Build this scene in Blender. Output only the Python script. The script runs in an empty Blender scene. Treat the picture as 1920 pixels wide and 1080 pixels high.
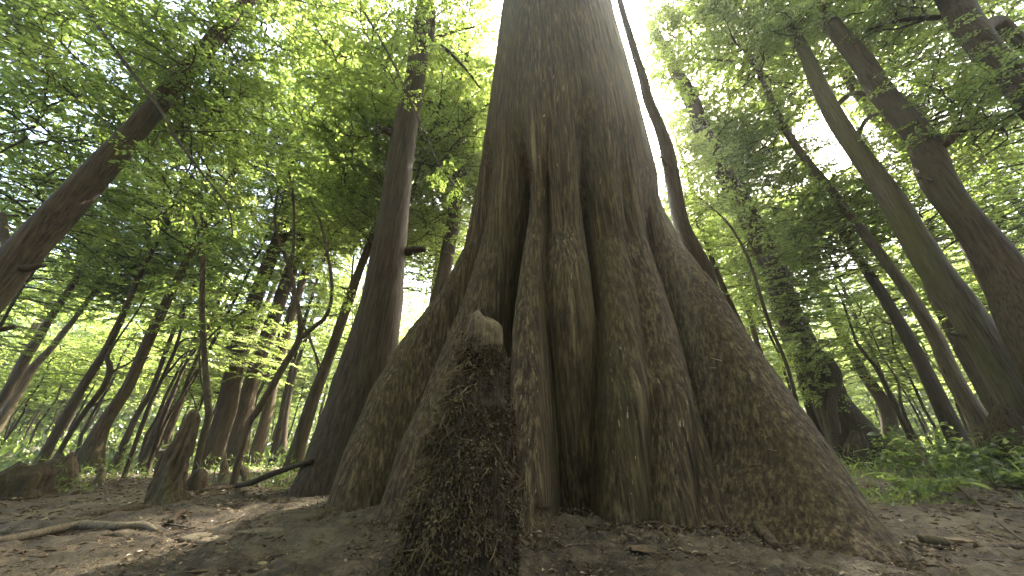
import bpy, math, random
import numpy as np
from mathutils import Vector
PI = math.pi
rng = np.random.default_rng(7)
random.seed(7)
SC = bpy.context.scene
COL = SC.collection

# ------------------------------------------------------------------ camera
CAM_H, FPX, PITCH = 0.45, 612.0, math.atan(285.0/612.0)
cam_d = bpy.data.cameras.new('camera'); cam = bpy.data.objects.new('camera', cam_d); COL.objects.link(cam)
cam.location = (0, 0, CAM_H); cam.rotation_euler = (PI/2+PITCH, 0, 0)
cam_d.sensor_width = 36.0; cam_d.lens = 36.0*FPX/1920.0; cam_d.clip_start = 0.05; cam_d.clip_end = 600
SC.camera = cam
CP, SP = math.cos(PITCH), math.sin(PITCH)
def ray(x, y):
    u, v = (x-960)/FPX, (540-y)/FPX
    return np.array([u, CP-v*SP, SP+v*CP])
def at(x, y, Y):
    "the place in the wood, Y metres ahead, that is seen at x, y of the photograph"
    d = ray(x, y); return d*(Y/d[1]) + np.array([0, 0, CAM_H])
def depth_of(p): return p[1]*CP + (p[2]-CAM_H)*SP
def project(P):
    P = np.asarray(P, float); d = P[..., 1]*CP+(P[..., 2]-CAM_H)*SP
    v = (-(P[..., 1])*SP+(P[..., 2]-CAM_H)*CP)/np.where(np.abs(d) < 1e-6, 1e-6, d)
    return 960+FPX*P[..., 0]/np.where(np.abs(d) < 1e-6, 1e-6, d), 540-FPX*v, d
def on_ground(x, y):
    d = ray(x, y); return d*(CAM_H/-d[2]) + np.array([0, 0, CAM_H])

# ------------------------------------------------------------------ light
SUN = Vector(ray(1195, 130)).normalized()
W = bpy.data.worlds.new('World'); SC.world = W; W.use_nodes = True
nt = W.node_tree; bgn = nt.nodes['Background']
sky = nt.nodes.new('ShaderNodeTexSky'); sky.sky_type = 'NISHITA'; sky.sun_disc = False
sky.sun_elevation = math.asin(SUN.z); sky.sun_rotation = math.atan2(SUN.x, SUN.y)
sky.air_density = 1.0; sky.dust_density = 6.0; sky.ozone_density = 1.0
nt.links.new(sky.outputs[0], bgn.inputs[0]); bgn.inputs[1].default_value = 0.15
sun_d = bpy.data.lights.new('sun', 'SUN'); sun_d.energy = 5.0; sun_d.angle = math.radians(0.55); sun_d.color = (1, .95, .84)
sun = bpy.data.objects.new('sun', sun_d); COL.objects.link(sun)
sun.rotation_euler = SUN.to_track_quat('Z', 'Y').to_euler()
SC.view_settings.view_transform = 'Standard'; SC.view_settings.look = 'None'
SC.view_settings.gamma = 1.0; SC.view_settings.use_curve_mapping = False
SC.view_settings.exposure = 3.25
HAZE = .0024
SC.render.engine = 'CYCLES'
cy = SC.cycles
cy.use_denoising = True; cy.max_bounces = 10; cy.diffuse_bounces = 6; cy.glossy_bounces = 1; cy.transmission_bounces = 8
cy.volume_bounces = 0; cy.transparent_max_bounces = 4; cy.caustics_reflective = False; cy.caustics_refractive = False

# ------------------------------------------------------------------ helpers
def hash3(ix, iy, iz, seed):
    n = (ix*374761393 + iy*668265263 + iz*2147483647 + seed*974711) & 0x7fffffff
    n = ((n ^ (n >> 13))*1274126177) & 0x7fffffff
    n = ((n ^ (n >> 16))*668265263) & 0x7fffffff
    return ((n ^ (n >> 15)) & 0xffff)/65535.0*2-1
def noise(x, y, z, seed=0):
    x, y, z = np.broadcast_arrays(x, y, z)
    fx, fy, fz = np.floor(x), np.floor(y), np.floor(z)
    ix, iy, iz = fx.astype(np.int64), fy.astype(np.int64), fz.astype(np.int64)
    u, v, w = x-fx, y-fy, z-fz
    u, v, w = u*u*(3-2*u), v*v*(3-2*v), w*w*(3-2*w)
    r = 0
    for a in (0, 1):
        for b in (0, 1):
            for c in (0, 1):
                r = r + hash3(ix+a, iy+b, iz+c, seed)*(u if a else 1-u)*(v if b else 1-v)*(w if c else 1-w)
    return r
def fbm(x, y, z, seed=0, o=3):
    r, a = 0, 1.0
    for k in range(o):
        r = r + a*noise(x, y, z, seed+k*17); x, y, z = x*2.03, y*2.03, z*2.03; a *= .5
    return r
def new_mesh(name, V, F, mats=(), smooth=True, mi=None, tint=None):
    "V: n x 3, F: list of arrays (each m x k)"
    me = bpy.data.meshes.new(name)
    V = np.ascontiguousarray(V, np.float32)
    Fs = F if isinstance(F, list) else [F]
    loops = np.concatenate([f.reshape(-1) for f in Fs]).astype(np.int32)
    tot = np.concatenate([np.full(len(f), f.shape[1], np.int32) for f in Fs])
    start = np.concatenate([[0], np.cumsum(tot)[:-1]]).astype(np.int32)
    me.vertices.add(len(V)); me.vertices.foreach_set('co', V.reshape(-1))
    me.loops.add(len(loops)); me.loops.foreach_set('vertex_index', loops)
    me.polygons.add(len(tot)); me.polygons.foreach_set('loop_start', start); me.polygons.foreach_set('loop_total', tot)
    for m in mats: me.materials.append(m)
    if mi is not None: me.polygons.foreach_set('material_index', np.asarray(mi, np.int32))
    if tint is not None:
        at_ = me.attributes.new('tint', 'FLOAT', 'POINT'); at_.data.foreach_set('value', np.asarray(tint, np.float32))
    me.update(calc_edges=True)
    if smooth: me.polygons.foreach_set('use_smooth', np.ones(len(tot), bool))
    me.validate()
    return me
def link(name, me, parent=None, loc=None, rot=None, scale=None, kind=None):
    o = bpy.data.objects.new(name, me); COL.objects.link(o)
    if parent is not None: o.parent = parent
    if loc is not None: o.location = loc
    if rot is not None: o.rotation_euler = rot
    if scale is not None: o.scale = (scale,)*3 if np.isscalar(scale) else scale
    if kind: o['kind'] = kind
    return o
def tag(o, label, cat, group=None):
    o['label'] = label; o['category'] = cat
    if group: o['group'] = group
    return o
def empty(name, loc, label, cat, group=None):
    return tag(link(name, None, loc=tuple(loc)), label, cat, group)
class Acc:
    "collects geometry for ONE mesh"
    def __init__(s): s.V, s.F3, s.F4, s.n, s.t, s.m3, s.m4 = [], [], [], 0, [], [], []
    def add(s, V, F, mat=0, tint=None):
        V = np.asarray(V, float).reshape(-1, 3); F = np.asarray(F)+s.n
        (s.F3 if F.shape[1] == 3 else s.F4).append(F); (s.m3 if F.shape[1] == 3 else s.m4).append(np.full(len(F), mat))
        s.V.append(V); s.n += len(V)
        s.t.append(np.full(len(V), .5) if tint is None else np.broadcast_to(np.asarray(tint, float).reshape(-1), (len(V),)))
    def mesh(s, name, mats, smooth=True):
        F, m = [], []
        if s.F3: F.append(np.concatenate(s.F3)); m += s.m3
        if s.F4: F.append(np.concatenate(s.F4)); m += s.m4
        return new_mesh(name, np.concatenate(s.V), F, mats, smooth, np.concatenate(m), np.concatenate(s.t))
def catmull(P, n):
    P = np.asarray(P, float)
    if len(P) == 2: return P[0]+(P[1]-P[0])*np.linspace(0, 1, n)[:, None]
    Q = np.vstack([2*P[0]-P[1], P, 2*P[-1]-P[-2]])
    seg = np.r_[0, np.cumsum(np.linalg.norm(np.diff(P[:, :3], axis=0), axis=1))]
    s = np.linspace(0, seg[-1], n); k = np.clip(np.searchsorted(seg, s, 'right')-1, 0, len(P)-2)
    t = ((s-seg[k])/np.maximum(seg[k+1]-seg[k], 1e-9))[:, None]
    a, b, c, d = Q[k], Q[k+1], Q[k+2], Q[k+3]
    return .5*(2*b+(c-a)*t+(2*a-5*b+4*c-d)*t**2+(3*b-a-3*c+d)*t**3)
def tube(P, R, sides=8, cap=True, rough=0.0, seed=0, lobes=None):
    "V, F of a tapering tube along P"
    P = np.asarray(P, float); R = np.broadcast_to(np.asarray(R, float), (len(P),)); n = len(P)
    T = np.gradient(P, axis=0); T /= np.linalg.norm(T, axis=1)[:, None]+1e-12
    ref = np.array([0, 1, 0.]) if abs(T[0][1]) < .8 else np.array([1., 0, 0])
    N = np.zeros_like(P); v = np.cross(T[0], ref); v /= np.linalg.norm(v); N[0] = v
    for i in range(1, n):
        v = v-T[i]*np.dot(v, T[i]); v /= np.linalg.norm(v)+1e-12; N[i] = v
    B = np.cross(T, N)
    a = np.linspace(0, 2*PI, sides, endpoint=False)
    rr = R[:, None]*np.ones(sides)[None]
    if lobes is not None: rr = rr*lobes(a[None, :], P[:, 2:3])
    V = P[:, None]+rr[..., None]*(np.cos(a)[None, :, None]*N[:, None]+np.sin(a)[None, :, None]*B[:, None])
    if rough:
        nz = fbm(V[..., 0]*5, V[..., 1]*5, V[..., 2]*1.6, seed, 3)
        V = V+(rough*rr*nz)[..., None]*(np.cos(a)[None, :, None]*N[:, None]+np.sin(a)[None, :, None]*B[:, None])
    i = np.arange(n-1)[:, None]*sides; j = np.arange(sides)[None]; j2 = (j+1) % sides
    F = np.stack([i+j, i+j2, i+sides+j2, i+sides+j], -1).reshape(-1, 4)
    V = V.reshape(-1, 3)
    if cap:
        V = np.vstack([V, P[0], P[-1]]); c0, c1 = n*sides, n*sides+1; jj = np.arange(sides); jn = (jj+1) % sides
        # close the ends with degenerate-free quads of triangles
        F3 = np.vstack([np.stack([np.full(sides, c0), jn, jj], -1), np.stack([np.full(sides, c1), (n-1)*sides+jj, (n-1)*sides+jn], -1)])
        return V, F, F3
    return V, F, None
def add_tube(acc, P, R, sides=6, mat=0, tint=None, **k):
    V, F, F3 = tube(P, R, sides, **k)
    n0 = acc.n
    acc.add(V, F, mat, tint)
    if F3 is not None:
        acc.F3.append(F3+n0); acc.m3.append(np.full(len(F3), mat))

# ------------------------------------------------------------------ materials
def mat_new(name):
    m = bpy.data.materials.new(name); m.use_nodes = True
    t = m.node_tree; t.nodes.clear()
    out = t.nodes.new('ShaderNodeOutputMaterial')
    return m, t, out
def N(t, kind, **kw):
    n = t.nodes.new(kind)
    for k, v in kw.items():
        if k.startswith('i_'): n.inputs[k[2:].replace('_', ' ')].default_value = v
        else: setattr(n, k, v)
    return n
def ramp(t, src, stops):
    r = t.nodes.new('ShaderNodeValToRGB'); t.links.new(src, r.inputs[0])
    e = r.color_ramp.elements
    while len(e) < len(stops): e.new(.5)
    for k, (p, c) in enumerate(stops):
        e[k].position = p; e[k].color = (*c, 1) if len(c) == 3 else c
    return r.outputs[0]
def noise_tex(t, vec, scale, detail=4, rough=.55, stretch=None, dist=0.0):
    if stretch is not None:
        mp = N(t, 'ShaderNodeMapping'); mp.inputs['Scale'].default_value = stretch; t.links.new(vec, mp.inputs[0]); vec = mp.outputs[0]
    n = N(t, 'ShaderNodeTexNoise', i_Scale=scale, i_Detail=detail, i_Roughness=rough, i_Distortion=dist); t.links.new(vec, n.inputs['Vector'])
    return n.outputs['Fac']
def mix(t, fac, a, b, mode='MIX'):
    m = N(t, 'ShaderNodeMix', data_type='RGBA', blend_type=mode)
    for s, v in ((m.inputs[0], fac), (m.inputs[6], a), (m.inputs[7], b)):
        if hasattr(v, 'default_value') or hasattr(v, 'is_linked'): t.links.new(v, s)
        elif np.isscalar(v): s.default_value = v
        else: s.default_value = (*v, 1)
    return m.outputs[2]
def math_(t, op, a, b=0.0):
    m = N(t, 'ShaderNodeMath', operation=op)
    for s, v in ((m.inputs[0], a), (m.inputs[1], b)):
        if hasattr(v, 'is_linked'): t.links.new(v, s)
        else: s.default_value = v
    return m.outputs[0]
def bark_mat(name, dark, mid, pale, moss, moss_amt=.5, pale_at=.62, scale=1.0, bump=.6, fis=1.0):
    m, t, out = mat_new(name)
    tc = N(t, 'ShaderNodeTexCoord').outputs['Object']
    fine = noise_tex(t, tc, 48*scale, 7, .72, (1, 1, .04), .12)
    crack = noise_tex(t, tc, 70*scale, 3, .6, (1, 1, .045), .15)
    big = noise_tex(t, tc, 2.6, 4, .6, (1, 1, .22))
    patch = noise_tex(t, tc, 17.0, 6, .72, (1, 1, .03), .2)
    base = ramp(t, fine, [(.36, dark), (.5, mid), (.66, tuple(.5*(a+b) for a, b in zip(mid, pale)))])
    base = mix(t, ramp(t, patch, [(pale_at, (0, 0, 0)), (pale_at+.12, (.75, .75, .75))]), base, pale)
    base = mix(t, math_(t, 'MULTIPLY', ramp(t, big, [(.42, (0, 0, 0)), (.66, (1, 1, 1))]), moss_amt), base, moss)
    base = mix(t, math_(t, 'MULTIPLY', ramp(t, crack, [(.32, (1, 1, 1)), (.46, (0, 0, 0))]), .55*fis), base, dark)
    b = N(t, 'ShaderNodeBsdfPrincipled', i_Roughness=.85); t.links.new(base, b.inputs['Base Color'])
    b.inputs['Specular IOR Level'].default_value = .2
    hgt = math_(t, 'ADD', math_(t, 'MULTIPLY', fine, .6), math_(t, 'MULTIPLY', crack, .5*fis))
    bp = N(t, 'ShaderNodeBump', i_Strength=bump, i_Distance=.02); t.links.new(hgt, bp.inputs['Height'])
    t.links.new(bp.outputs[0], b.inputs['Normal']); t.links.new(b.outputs[0], out.inputs[0])
    return m
M = {}
M['giant'] = bark_mat('giant_bark', (.011, .0066, .0038), (.055, .035, .0175), (.25, .19, .09), (.055, .043, .0145), .5, .585, 1.0, 1.0)
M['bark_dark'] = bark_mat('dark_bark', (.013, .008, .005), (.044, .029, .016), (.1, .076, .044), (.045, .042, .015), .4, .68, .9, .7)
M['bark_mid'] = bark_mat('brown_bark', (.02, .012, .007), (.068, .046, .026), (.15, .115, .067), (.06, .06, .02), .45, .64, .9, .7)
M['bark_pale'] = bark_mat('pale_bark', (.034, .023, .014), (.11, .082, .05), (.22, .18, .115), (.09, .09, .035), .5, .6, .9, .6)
M['bark_moss'] = bark_mat('mossy_bark', (.04, .031, .019), (.105, .085, .052), (.2, .17, .11), (.1, .1, .028), .7, .6, .9, .6)
M['knee_top'] = bark_mat('bare_knee_wood', (.03, .02, .011), (.095, .068, .037), (.18, .138, .075), (.08, .064, .027), .3, .6, 1.6, .6)
M['knee'] = bark_mat('matted_knee', (.009, .006, .003), (.032, .021, .011), (.075, .053, .028), (.035, .026, .011), .5, .7, 1.6, .9)
M['twig'] = bark_mat('twig_bark', (.03, .022, .016), (.065, .05, .036), (.11, .09, .06), (.06, .06, .03), .3, .7, 1.5, .3)
M['stick'] = bark_mat('weathered_stick', (.05, .036, .024), (.12, .092, .06), (.21, .17, .11), (.1, .085, .045), .4, .58, 2.0, .5)
def leaf_mat(name, cols, trans, mixf=.65, gloss=.05):
    m, t, out = mat_new(name)
    a = N(t, 'ShaderNodeAttribute', attribute_name='tint').outputs['Fac']
    oi = N(t, 'ShaderNodeObjectInfo').outputs['Random']
    v = math_(t, 'ADD', math_(t, 'MULTIPLY', a, .7), math_(t, 'MULTIPLY', oi, .3))
    c = ramp(t, v, cols); ct = ramp(t, v, trans)
    d = N(t, 'ShaderNodeBsdfDiffuse'); t.links.new(c, d.inputs[0])
    tr = N(t, 'ShaderNodeBsdfTranslucent'); t.links.new(ct, tr.inputs[0])
    g = N(t, 'ShaderNodeBsdfGlossy', i_Roughness=.35)
    ms = N(t, 'ShaderNodeMixShader'); ms.inputs[0].default_value = mixf
    t.links.new(d.outputs[0], ms.inputs[1]); t.links.new(tr.outputs[0], ms.inputs[2])
    m2 = N(t, 'ShaderNodeMixShader'); m2.inputs[0].default_value = gloss
    t.links.new(ms.outputs[0], m2.inputs[1]); t.links.new(g.outputs[0], m2.inputs[2])
    t.links.new(m2.outputs[0], out.inputs[0])
    return m
M['leaf'] = leaf_mat('green_leaf', [(.1, (.038, .062, .018)), (.55, (.07, .1, .03)), (.95, (.115, .145, .05))],
                     [(.1, (.18, .26, .045)), (.55, (.33, .43, .085)), (.95, (.48, .55, .14))])
M['fern'] = leaf_mat('fern_leaf', [(.1, (.03, .055, .014)), (.6, (.06, .095, .02)), (.95, (.12, .15, .045))],
                     [(.1, (.09, .135, .03)), (.55, (.19, .25, .055)), (.95, (.33, .38, .11))])
M['dry'] = leaf_mat('dry_leaf', [(.05, (.05, .033, .02)), (.5, (.13, .09, .055)), (.95, (.3, .24, .15))],
                    [(.05, (.04, .025, .012)), (.6, (.12, .08, .04)), (.95, (.2, .15, .08))], .2, .04)
M['flake'] = leaf_mat('bark_flake', [(.1, (.1, .07, .035)), (.6, (.2, .15, .085)), (.95, (.33, .27, .17))],
                      [(.1, (.1, .07, .04)), (.6, (.1, .07, .04)), (.95, (.1, .07, .04))], .05, .02)
M['rootlet'] = leaf_mat('rootlet', [(.05, (.02, .012, .006)), (.5, (.062, .042, .02)), (.95, (.17, .13, .06))],
                        [(.1, (.015, .01, .005)), (.6, (.03, .022, .01)), (.95, (.04, .03, .015))], .1, .02)
m, t, out = mat_new('forest_mud'); M['mud'] = m
tc = N(t, 'ShaderNodeTexCoord').outputs['Object']
n1 = noise_tex(t, tc, 1.3, 5, .6); n2 = noise_tex(t, tc, 14, 6, .7); n3 = noise_tex(t, tc, 70, 4, .7); n4 = noise_tex(t, tc, 5, 5, .7, (1, 1.8, 1), .6)
c = ramp(t, n2, [(.3, (.013, .0085, .005)), (.5, (.054, .038, .021)), (.68, (.145, .11, .064))])
c = mix(t, ramp(t, n1, [(.45, (0, 0, 0)), (.62, (.7, .7, .7))]), c, (.15, .118, .07))
c = mix(t, ramp(t, n4, [(.3, (.8, .8, .8)), (.46, (0, 0, 0))]), c, (.018, .012, .008))
c = mix(t, ramp(t, n3, [(.3, (.7, .7, .7)), (.5, (0, 0, 0))]), c, (.02, .013, .009))
b = N(t, 'ShaderNodeBsdfPrincipled', i_Roughness=.75); t.links.new(c, b.inputs['Base Color']); b.inputs['Specular IOR Level'].default_value = .25
h = math_(t, 'ADD', math_(t, 'MULTIPLY', n2, .8), math_(t, 'MULTIPLY', n3, .45))
bp = N(t, 'ShaderNodeBump', i_Strength=1.0, i_Distance=.05); t.links.new(h, bp.inputs['Height']); t.links.new(bp.outputs[0], b.inputs['Normal'])
t.links.new(b.outputs[0], out.inputs[0])

# ------------------------------------------------------------------ ground
def ground_h(x, y):
    x = np.asarray(x, float); y = np.asarray(y, float)
    r = np.hypot(x, y)
    far = np.clip((r-5)/10, 0, 1)
    h = .035*fbm(x*.7, y*.7, 0*x, 3, 3)*np.clip((r-.8)/2, .25, 1)
    h = h+.3*far*fbm(x*.09, y*.09, 0*x, 9, 2)
    h = h+.10*np.clip((x-2.2)/3, 0, 1)*np.clip((y-2)/3, 0, 1)           # bank under the ferns
    h = h+.07*np.exp(-(((x-.45)/1.5)**2+((y-3.2)/1.35)**2)**2)           # soil heaped round the giant
    return h
def gz(x, y): return float(ground_h(np.array([x]), np.array([y]))[0])
na, nr = 720, 260
aa = np.linspace(0, 2*PI, na, endpoint=False); rr = np.r_[0.25*np.exp(np.linspace(0, math.log(100/.25), nr))]
A, R = np.meshgrid(aa, rr); GX, GY = R*np.cos(A), R*np.sin(A)
fine = np.clip(1-(R-3)/6, 0, 1)
GZ = ground_h(GX, GY)+fine*(.020*fbm(GX*5, GY*8, 0*GX, 21, 3)+.017*np.abs(fbm(GX*17, GY*25, 0*GX, 22, 3))+.006*noise(GX*50, GY*60, 0*GX, 23))
V = np.stack([GX, GY, GZ], -1).reshape(-1, 3); V = np.vstack([V, [0, 0, GZ[0].mean()]])
i = np.arange(nr-1)[:, None]*na; j = np.arange(na)[None]; j2 = (j+1) % na
F = np.stack([i+j, i+j2, i+na+j2, i+na+j], -1).reshape(-1, 4)
F3 = np.stack([np.full(na, len(V)-1), np.arange(na), (np.arange(na)+1) % na], -1)
link('ground', new_mesh('ground', V, [F3, F], [M['mud']]), kind='structure')

# ------------------------------------------------------------------ the giant buttressed tree
AX = np.array([0.55, 3.45])
def keys(rows, push=1.0):
    K = []
    for (x, hw, y, Yf) in rows:
        p = at(x, y, Yf); rho = hw*depth_of(p)/FPX
        d = np.array([p[0], p[1]]); d /= np.linalg.norm(d)
        c = p[:2]+d*rho*push
        K.append((p[2], c[0], c[1], rho))
    return np.array(sorted(K))
LOBES = [
 [(672, 62, 965, 2.55), (700, 56, 850, 2.64), (742, 53, 740, 2.78), (800, 46, 630, 2.95), (862, 40, 540, 3.05), (905, 36, 450, 3.1)],
 [(790, 92, 995, 2.2), (815, 76, 850, 2.3), (862, 76, 740, 2.4), (893, 63, 630, 2.5), (920, 52, 540, 2.58), (945, 46, 440, 2.64), (965, 42, 360, 2.66)],
 [(991, 42, 1025, 1.9), (991, 38, 850, 1.97), (988, 34, 700, 2.08), (990, 29, 600, 2.18), (996, 23, 500, 2.3), (1007, 17, 400, 2.43), (1018, 12, 340, 2.54)],
 [(1076, 49, 990, 2.38), (1075, 53, 850, 2.31), (1071, 55, 700, 2.28), (1068, 52, 600, 2.24), (1062, 46, 500, 2.29), (1058, 38, 420, 2.4), (1055, 28, 350, 2.5)],
 [(1165, 54, 1005, 2.06), (1168, 50, 850, 2.1), (1170, 48, 740, 2.12), (1162, 44, 640, 2.2), (1150, 42, 540, 2.32), (1135, 38, 440, 2.45), (1120, 30, 370, 2.53)],
 [(1260, 54, 1010, 2.04), (1255, 50, 850, 2.1), (1250, 47, 740, 2.14), (1228, 45, 640, 2.24), (1203, 41, 540, 2.38), (1172, 37, 440, 2.5), (1155, 30, 370, 2.6)],
 [(1335, 40, 1012, 2.04), (1308, 33, 900, 2.15), (1286, 30, 800, 2.22), (1268, 28, 730, 2.28), (1240, 24, 640, 2.38)],
 [(1560, 105, 1045, 1.72), (1516, 90, 950, 1.84), (1465, 80, 850, 1.97), (1404, 69, 740, 2.12), (1346, 58, 640, 2.3), (1291, 50, 540, 2.5), (1237, 36, 450, 2.7), (1190, 32, 370, 2.8)],
 [(1405, 66, 985, 2.25), (1385, 62, 850, 2.36), (1335, 55, 740, 2.46), (1300, 45, 640, 2.52)],
 [(1640, 48, 1050, 1.70), (1580, 42, 960, 1.86), (1515, 40, 850, 2.06), (1440, 36, 740, 2.3)],
]
LK = [keys(r) for r in LOBES]
CORE = []
for (y, xl, xr) in [(0, 947, 1134), (90, 936, 1150), (180, 925, 1172), (250, 915, 1190), (330, 903, 1207), (400, 890, 1225)]:
    p = at((xl+xr)/2, y, AX[1]); d = depth_of(p); CORE.append((p[2], p[0], (xr-xl)/2*d/FPX))
CORE = np.array(sorted(CORE))
ztop = 17.0
def core_at(z):
    cx = np.interp(z, np.r_[0, CORE[:, 0], ztop], np.r_[AX[0], CORE[:, 1], CORE[-1, 1]+.25])
    r = np.interp(z, np.r_[0, 1.2, CORE[:, 0], ztop], np.r_[.62, .66, CORE[:, 2], .55])
    return cx, r
nzl, nzu, nf, nb = 250, 130, 780, 90
zs = np.r_[np.linspace(-.2, 2.6, nzl), 2.6+(ztop-2.6)*np.linspace(0, 1, nzu+1)[1:]**1.25]
phi = np.r_[np.linspace(-PI/2-1.95, -PI/2+1.95, nf), np.linspace(-PI/2+1.95, -PI/2-1.95+2*PI, nb+2)[1:-1]]
PH, ZZ = np.meshgrid(phi, zs)
cx, cr = core_at(ZZ)
cx0 = cx
rr = cr*(1+.02*np.cos(5*PH+1)+.012*np.cos(9*PH))
rin = np.interp(ZZ, np.r_[0, 1.2, 2.2, 3.0, CORE[CORE[:, 0] > 3.6][0, 0]], np.r_[.6, .62, .72, .90, CORE[CORE[:, 0] > 3.6][0, 2]])
rr = np.where(ZZ < CORE[CORE[:, 0] > 3.6][0, 0], rin, rr)
cand = [rr]
def circ(px, py, rho):
    dx, dy = px-cx0, py-AX[1]
    D = np.hypot(dx, dy); de = PH-np.arctan2(dy, dx)
    s = rho**2-(D*np.sin(de))**2
    ok = (s > 0) & (np.cos(de) > 0)
    return np.where(ok, D*np.cos(de)+np.sqrt(np.maximum(s, 0)), 0)
def run_on(K):
    K = K.copy()
    for q in range(len(K)):
        z, x, y, rho = K[q]
        if z > 1.7:
            c_, r_ = core_at(z); D = math.hypot(x-c_, y-AX[1]); D2 = max(D, r_+.015+.055*np.clip(1-(z-1.7)/2.6, 0, 1)-rho)
            D2 = D+(D2-D)*np.clip((z-1.7)/.5, 0, 1); K[q, 1:3] = c_+(x-c_)*D2/D, AX[1]+(y-AX[1])*D2/D
    z, x, y, rho = K[-1]; a = math.atan2(y-AX[1], x-core_at(z)[0]); out = [K]
    for dz, rr_ in ((1.0, .26), (2.4, .5)):
        c_, r_ = core_at(z+dz); D = r_+.012-rr_*r_; out.append(np.array([[z+dz, c_+D*math.cos(a), AX[1]+D*math.sin(a), rr_*r_]]))
    return np.vstack(out)
for K in map(run_on, LK):
    z = np.clip(ZZ, K[0, 0]-.3, K[-1, 0])
    # flare a little into the soil
    toe = np.exp(-np.clip(ZZ, 0, None)/.06)*.06
    fade = np.clip((ZZ-K[-1, 0])/1.2, 0, 1)
    r_ = circ(np.interp(z, K[:, 0], K[:, 1]), np.interp(z, K[:, 0], K[:, 2]), np.interp(z, K[:, 0], K[:, 3])*(1+toe)+0*ZZ)
    cand.append(np.where(r_ > 0, r_*(1-fade)+fade*np.minimum(r_, cr), 0))
for a0, D0 in ((.35, 1.55), (1.1, 1.4), (1.9, 1.5), (2.75, 1.5), (-.25, 1.35), (-2.95, 1.3)):   # buttresses round the back
    h_ = np.clip(ZZ/3.2, 0, 1); D = D0*(1-h_)**1.3*.8+.55; rho = .34-.1*h_
    rb = circ(cx+D*np.cos(a0), AX[1]+D*np.sin(a0), rho)
    cand.append(np.where(ZZ < 3.2, rb, 0))
C = np.stack(cand); kk = .009
mx = C.max(0); rr = mx+kk*np.log(np.exp((C-mx)/kk).sum(0))-kk*.0
# soften the tangent steps
for _ in range(3): rr = .25*np.roll(rr, 1, 1)+.5*rr+.25*np.roll(rr, -1, 1)
for _ in range(4): rr[1:-1] = .25*rr[:-2]+.5*rr[1:-1]+.25*rr[2:]
X = cx+rr*np.cos(PH); Y = AX[1]+rr*np.sin(PH)
low = np.clip(1-ZZ/3.5, 0, 1)
d_ = .010*low*fbm(X*2.6, Y*2.6, ZZ*.8, 31, 2)+.007*fbm(X*9, Y*9, ZZ*.6, 32, 2)+.006*fbm(X*30, Y*30, ZZ*1.3, 33, 2)+.003*noise(X*70, Y*70, ZZ*6, 34)
rr = rr+d_
def dent(x, y, Yp, dz, da, amp):
    global rr
    p = at(x, y, Yp); a = math.atan2(p[1]-AX[1], p[0]-np.interp(p[2], zs, cx[:, 0]))
    rr = rr+amp*np.exp(-((ZZ-p[2])/dz)**2-((PH-a)/da)**2)
dent(1017, 968, 1.95, .028, .02, -.14)        # knot hole low on the slim buttress
dent(1232, 725, 2.15, .09, .025, .03); dent(1275, 755, 2.2, .10, .025, .02)
X = cx+rr*np.cos(PH); Y = AX[1]+rr*np.sin(PH)
GV = np.stack([X, Y, ZZ], -1)
nz, nphi = ZZ.shape
i = np.arange(nz-1)[:, None]*nphi; j = np.arange(nphi)[None]; j2 = (j+1) % nphi
F = np.stack([i+j, i+j2, i+nphi+j2, i+nphi+j], -1).reshape(-1, 4)
giant = empty('buttressed_tree', (AX[0], AX[1], 0), 'enormous tree with a wide fluted trunk and swollen buttress roots, towering mid-clearing', 'tree')
org = np.array([AX[0], AX[1], 0])
link('trunk', new_mesh('giant_trunk', GV.reshape(-1, 3)-org, F, [M['giant']]), giant)
for pts in ([(1560, 1030, 30), (1625, 1050, 24), (1700, 1062, 15), (1790, 1078, 8)], [(1600, 985, 26), (1668, 1012, 18), (1735, 1025, 11), (1790, 1030, 6)], [(650, 958, 30), (600, 975, 20), (545, 984, 12), (490, 992, 6)],
            [(1250, 1005, 26), (1262, 1026, 16), (1290, 1046, 7)], [(985, 1012, 24), (1000, 1034, 15), (1040, 1052, 7)], [(1335, 1000, 24), (1360, 1022, 16), (1400, 1040, 8)]):
    P, R = [], []
    for (x, y, w) in pts:
        p = on_ground(x, y); r_ = .5*w*depth_of(p)/FPX; p[2] = gz(p[0], p[1])-.35*r_; P.append(p); R.append(r_)
    Q = catmull(np.c_[np.array(P), R], 22); V, F, F3 = tube(Q[:, :3]-org, Q[:, 3], 10, True, .15, 4)
    link('surface_root', new_mesh('surface_root', V, [F3, F], [M['giant']]), giant)
# pale peeling bark flakes
gu, gv, gd = project(GV)
front = (gd > 0)
flake_meshes = []
for k in range(5):
    n = 6; tt = np.linspace(0, 1, n); w = .5*np.sin(PI*np.clip(tt*.9+.06, 0, 1))**.6*(1+.3*rng.normal(size=n)*.5)
    zc = .12*(tt-.3)**2
    top = np.stack([np.stack([-w, zc+.02, tt], -1), np.stack([w, zc+.02+.03*rng.normal(size=n), tt], -1)], 1).reshape(-1, 3)
    bot = top-np.array([0, .05, 0])
    V = np.vstack([top, bot]); q = []
    for a in range(n-1): q += [[2*a, 2*a+1, 2*a+3, 2*a+2], [2*n+2*a+1, 2*n+2*a, 2*n+2*a+2, 2*n+2*a+3], [2*a, 2*a+2, 2*n+2*a+2, 2*n+2*a], [2*a+1, 2*n+2*a+1, 2*n+2*a+3, 2*a+3]]
    flake_meshes.append(new_mesh('bark_flake', V, np.array(q), [M['flake']], False, tint=np.full(len(V), .2+.17*k)))
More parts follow.
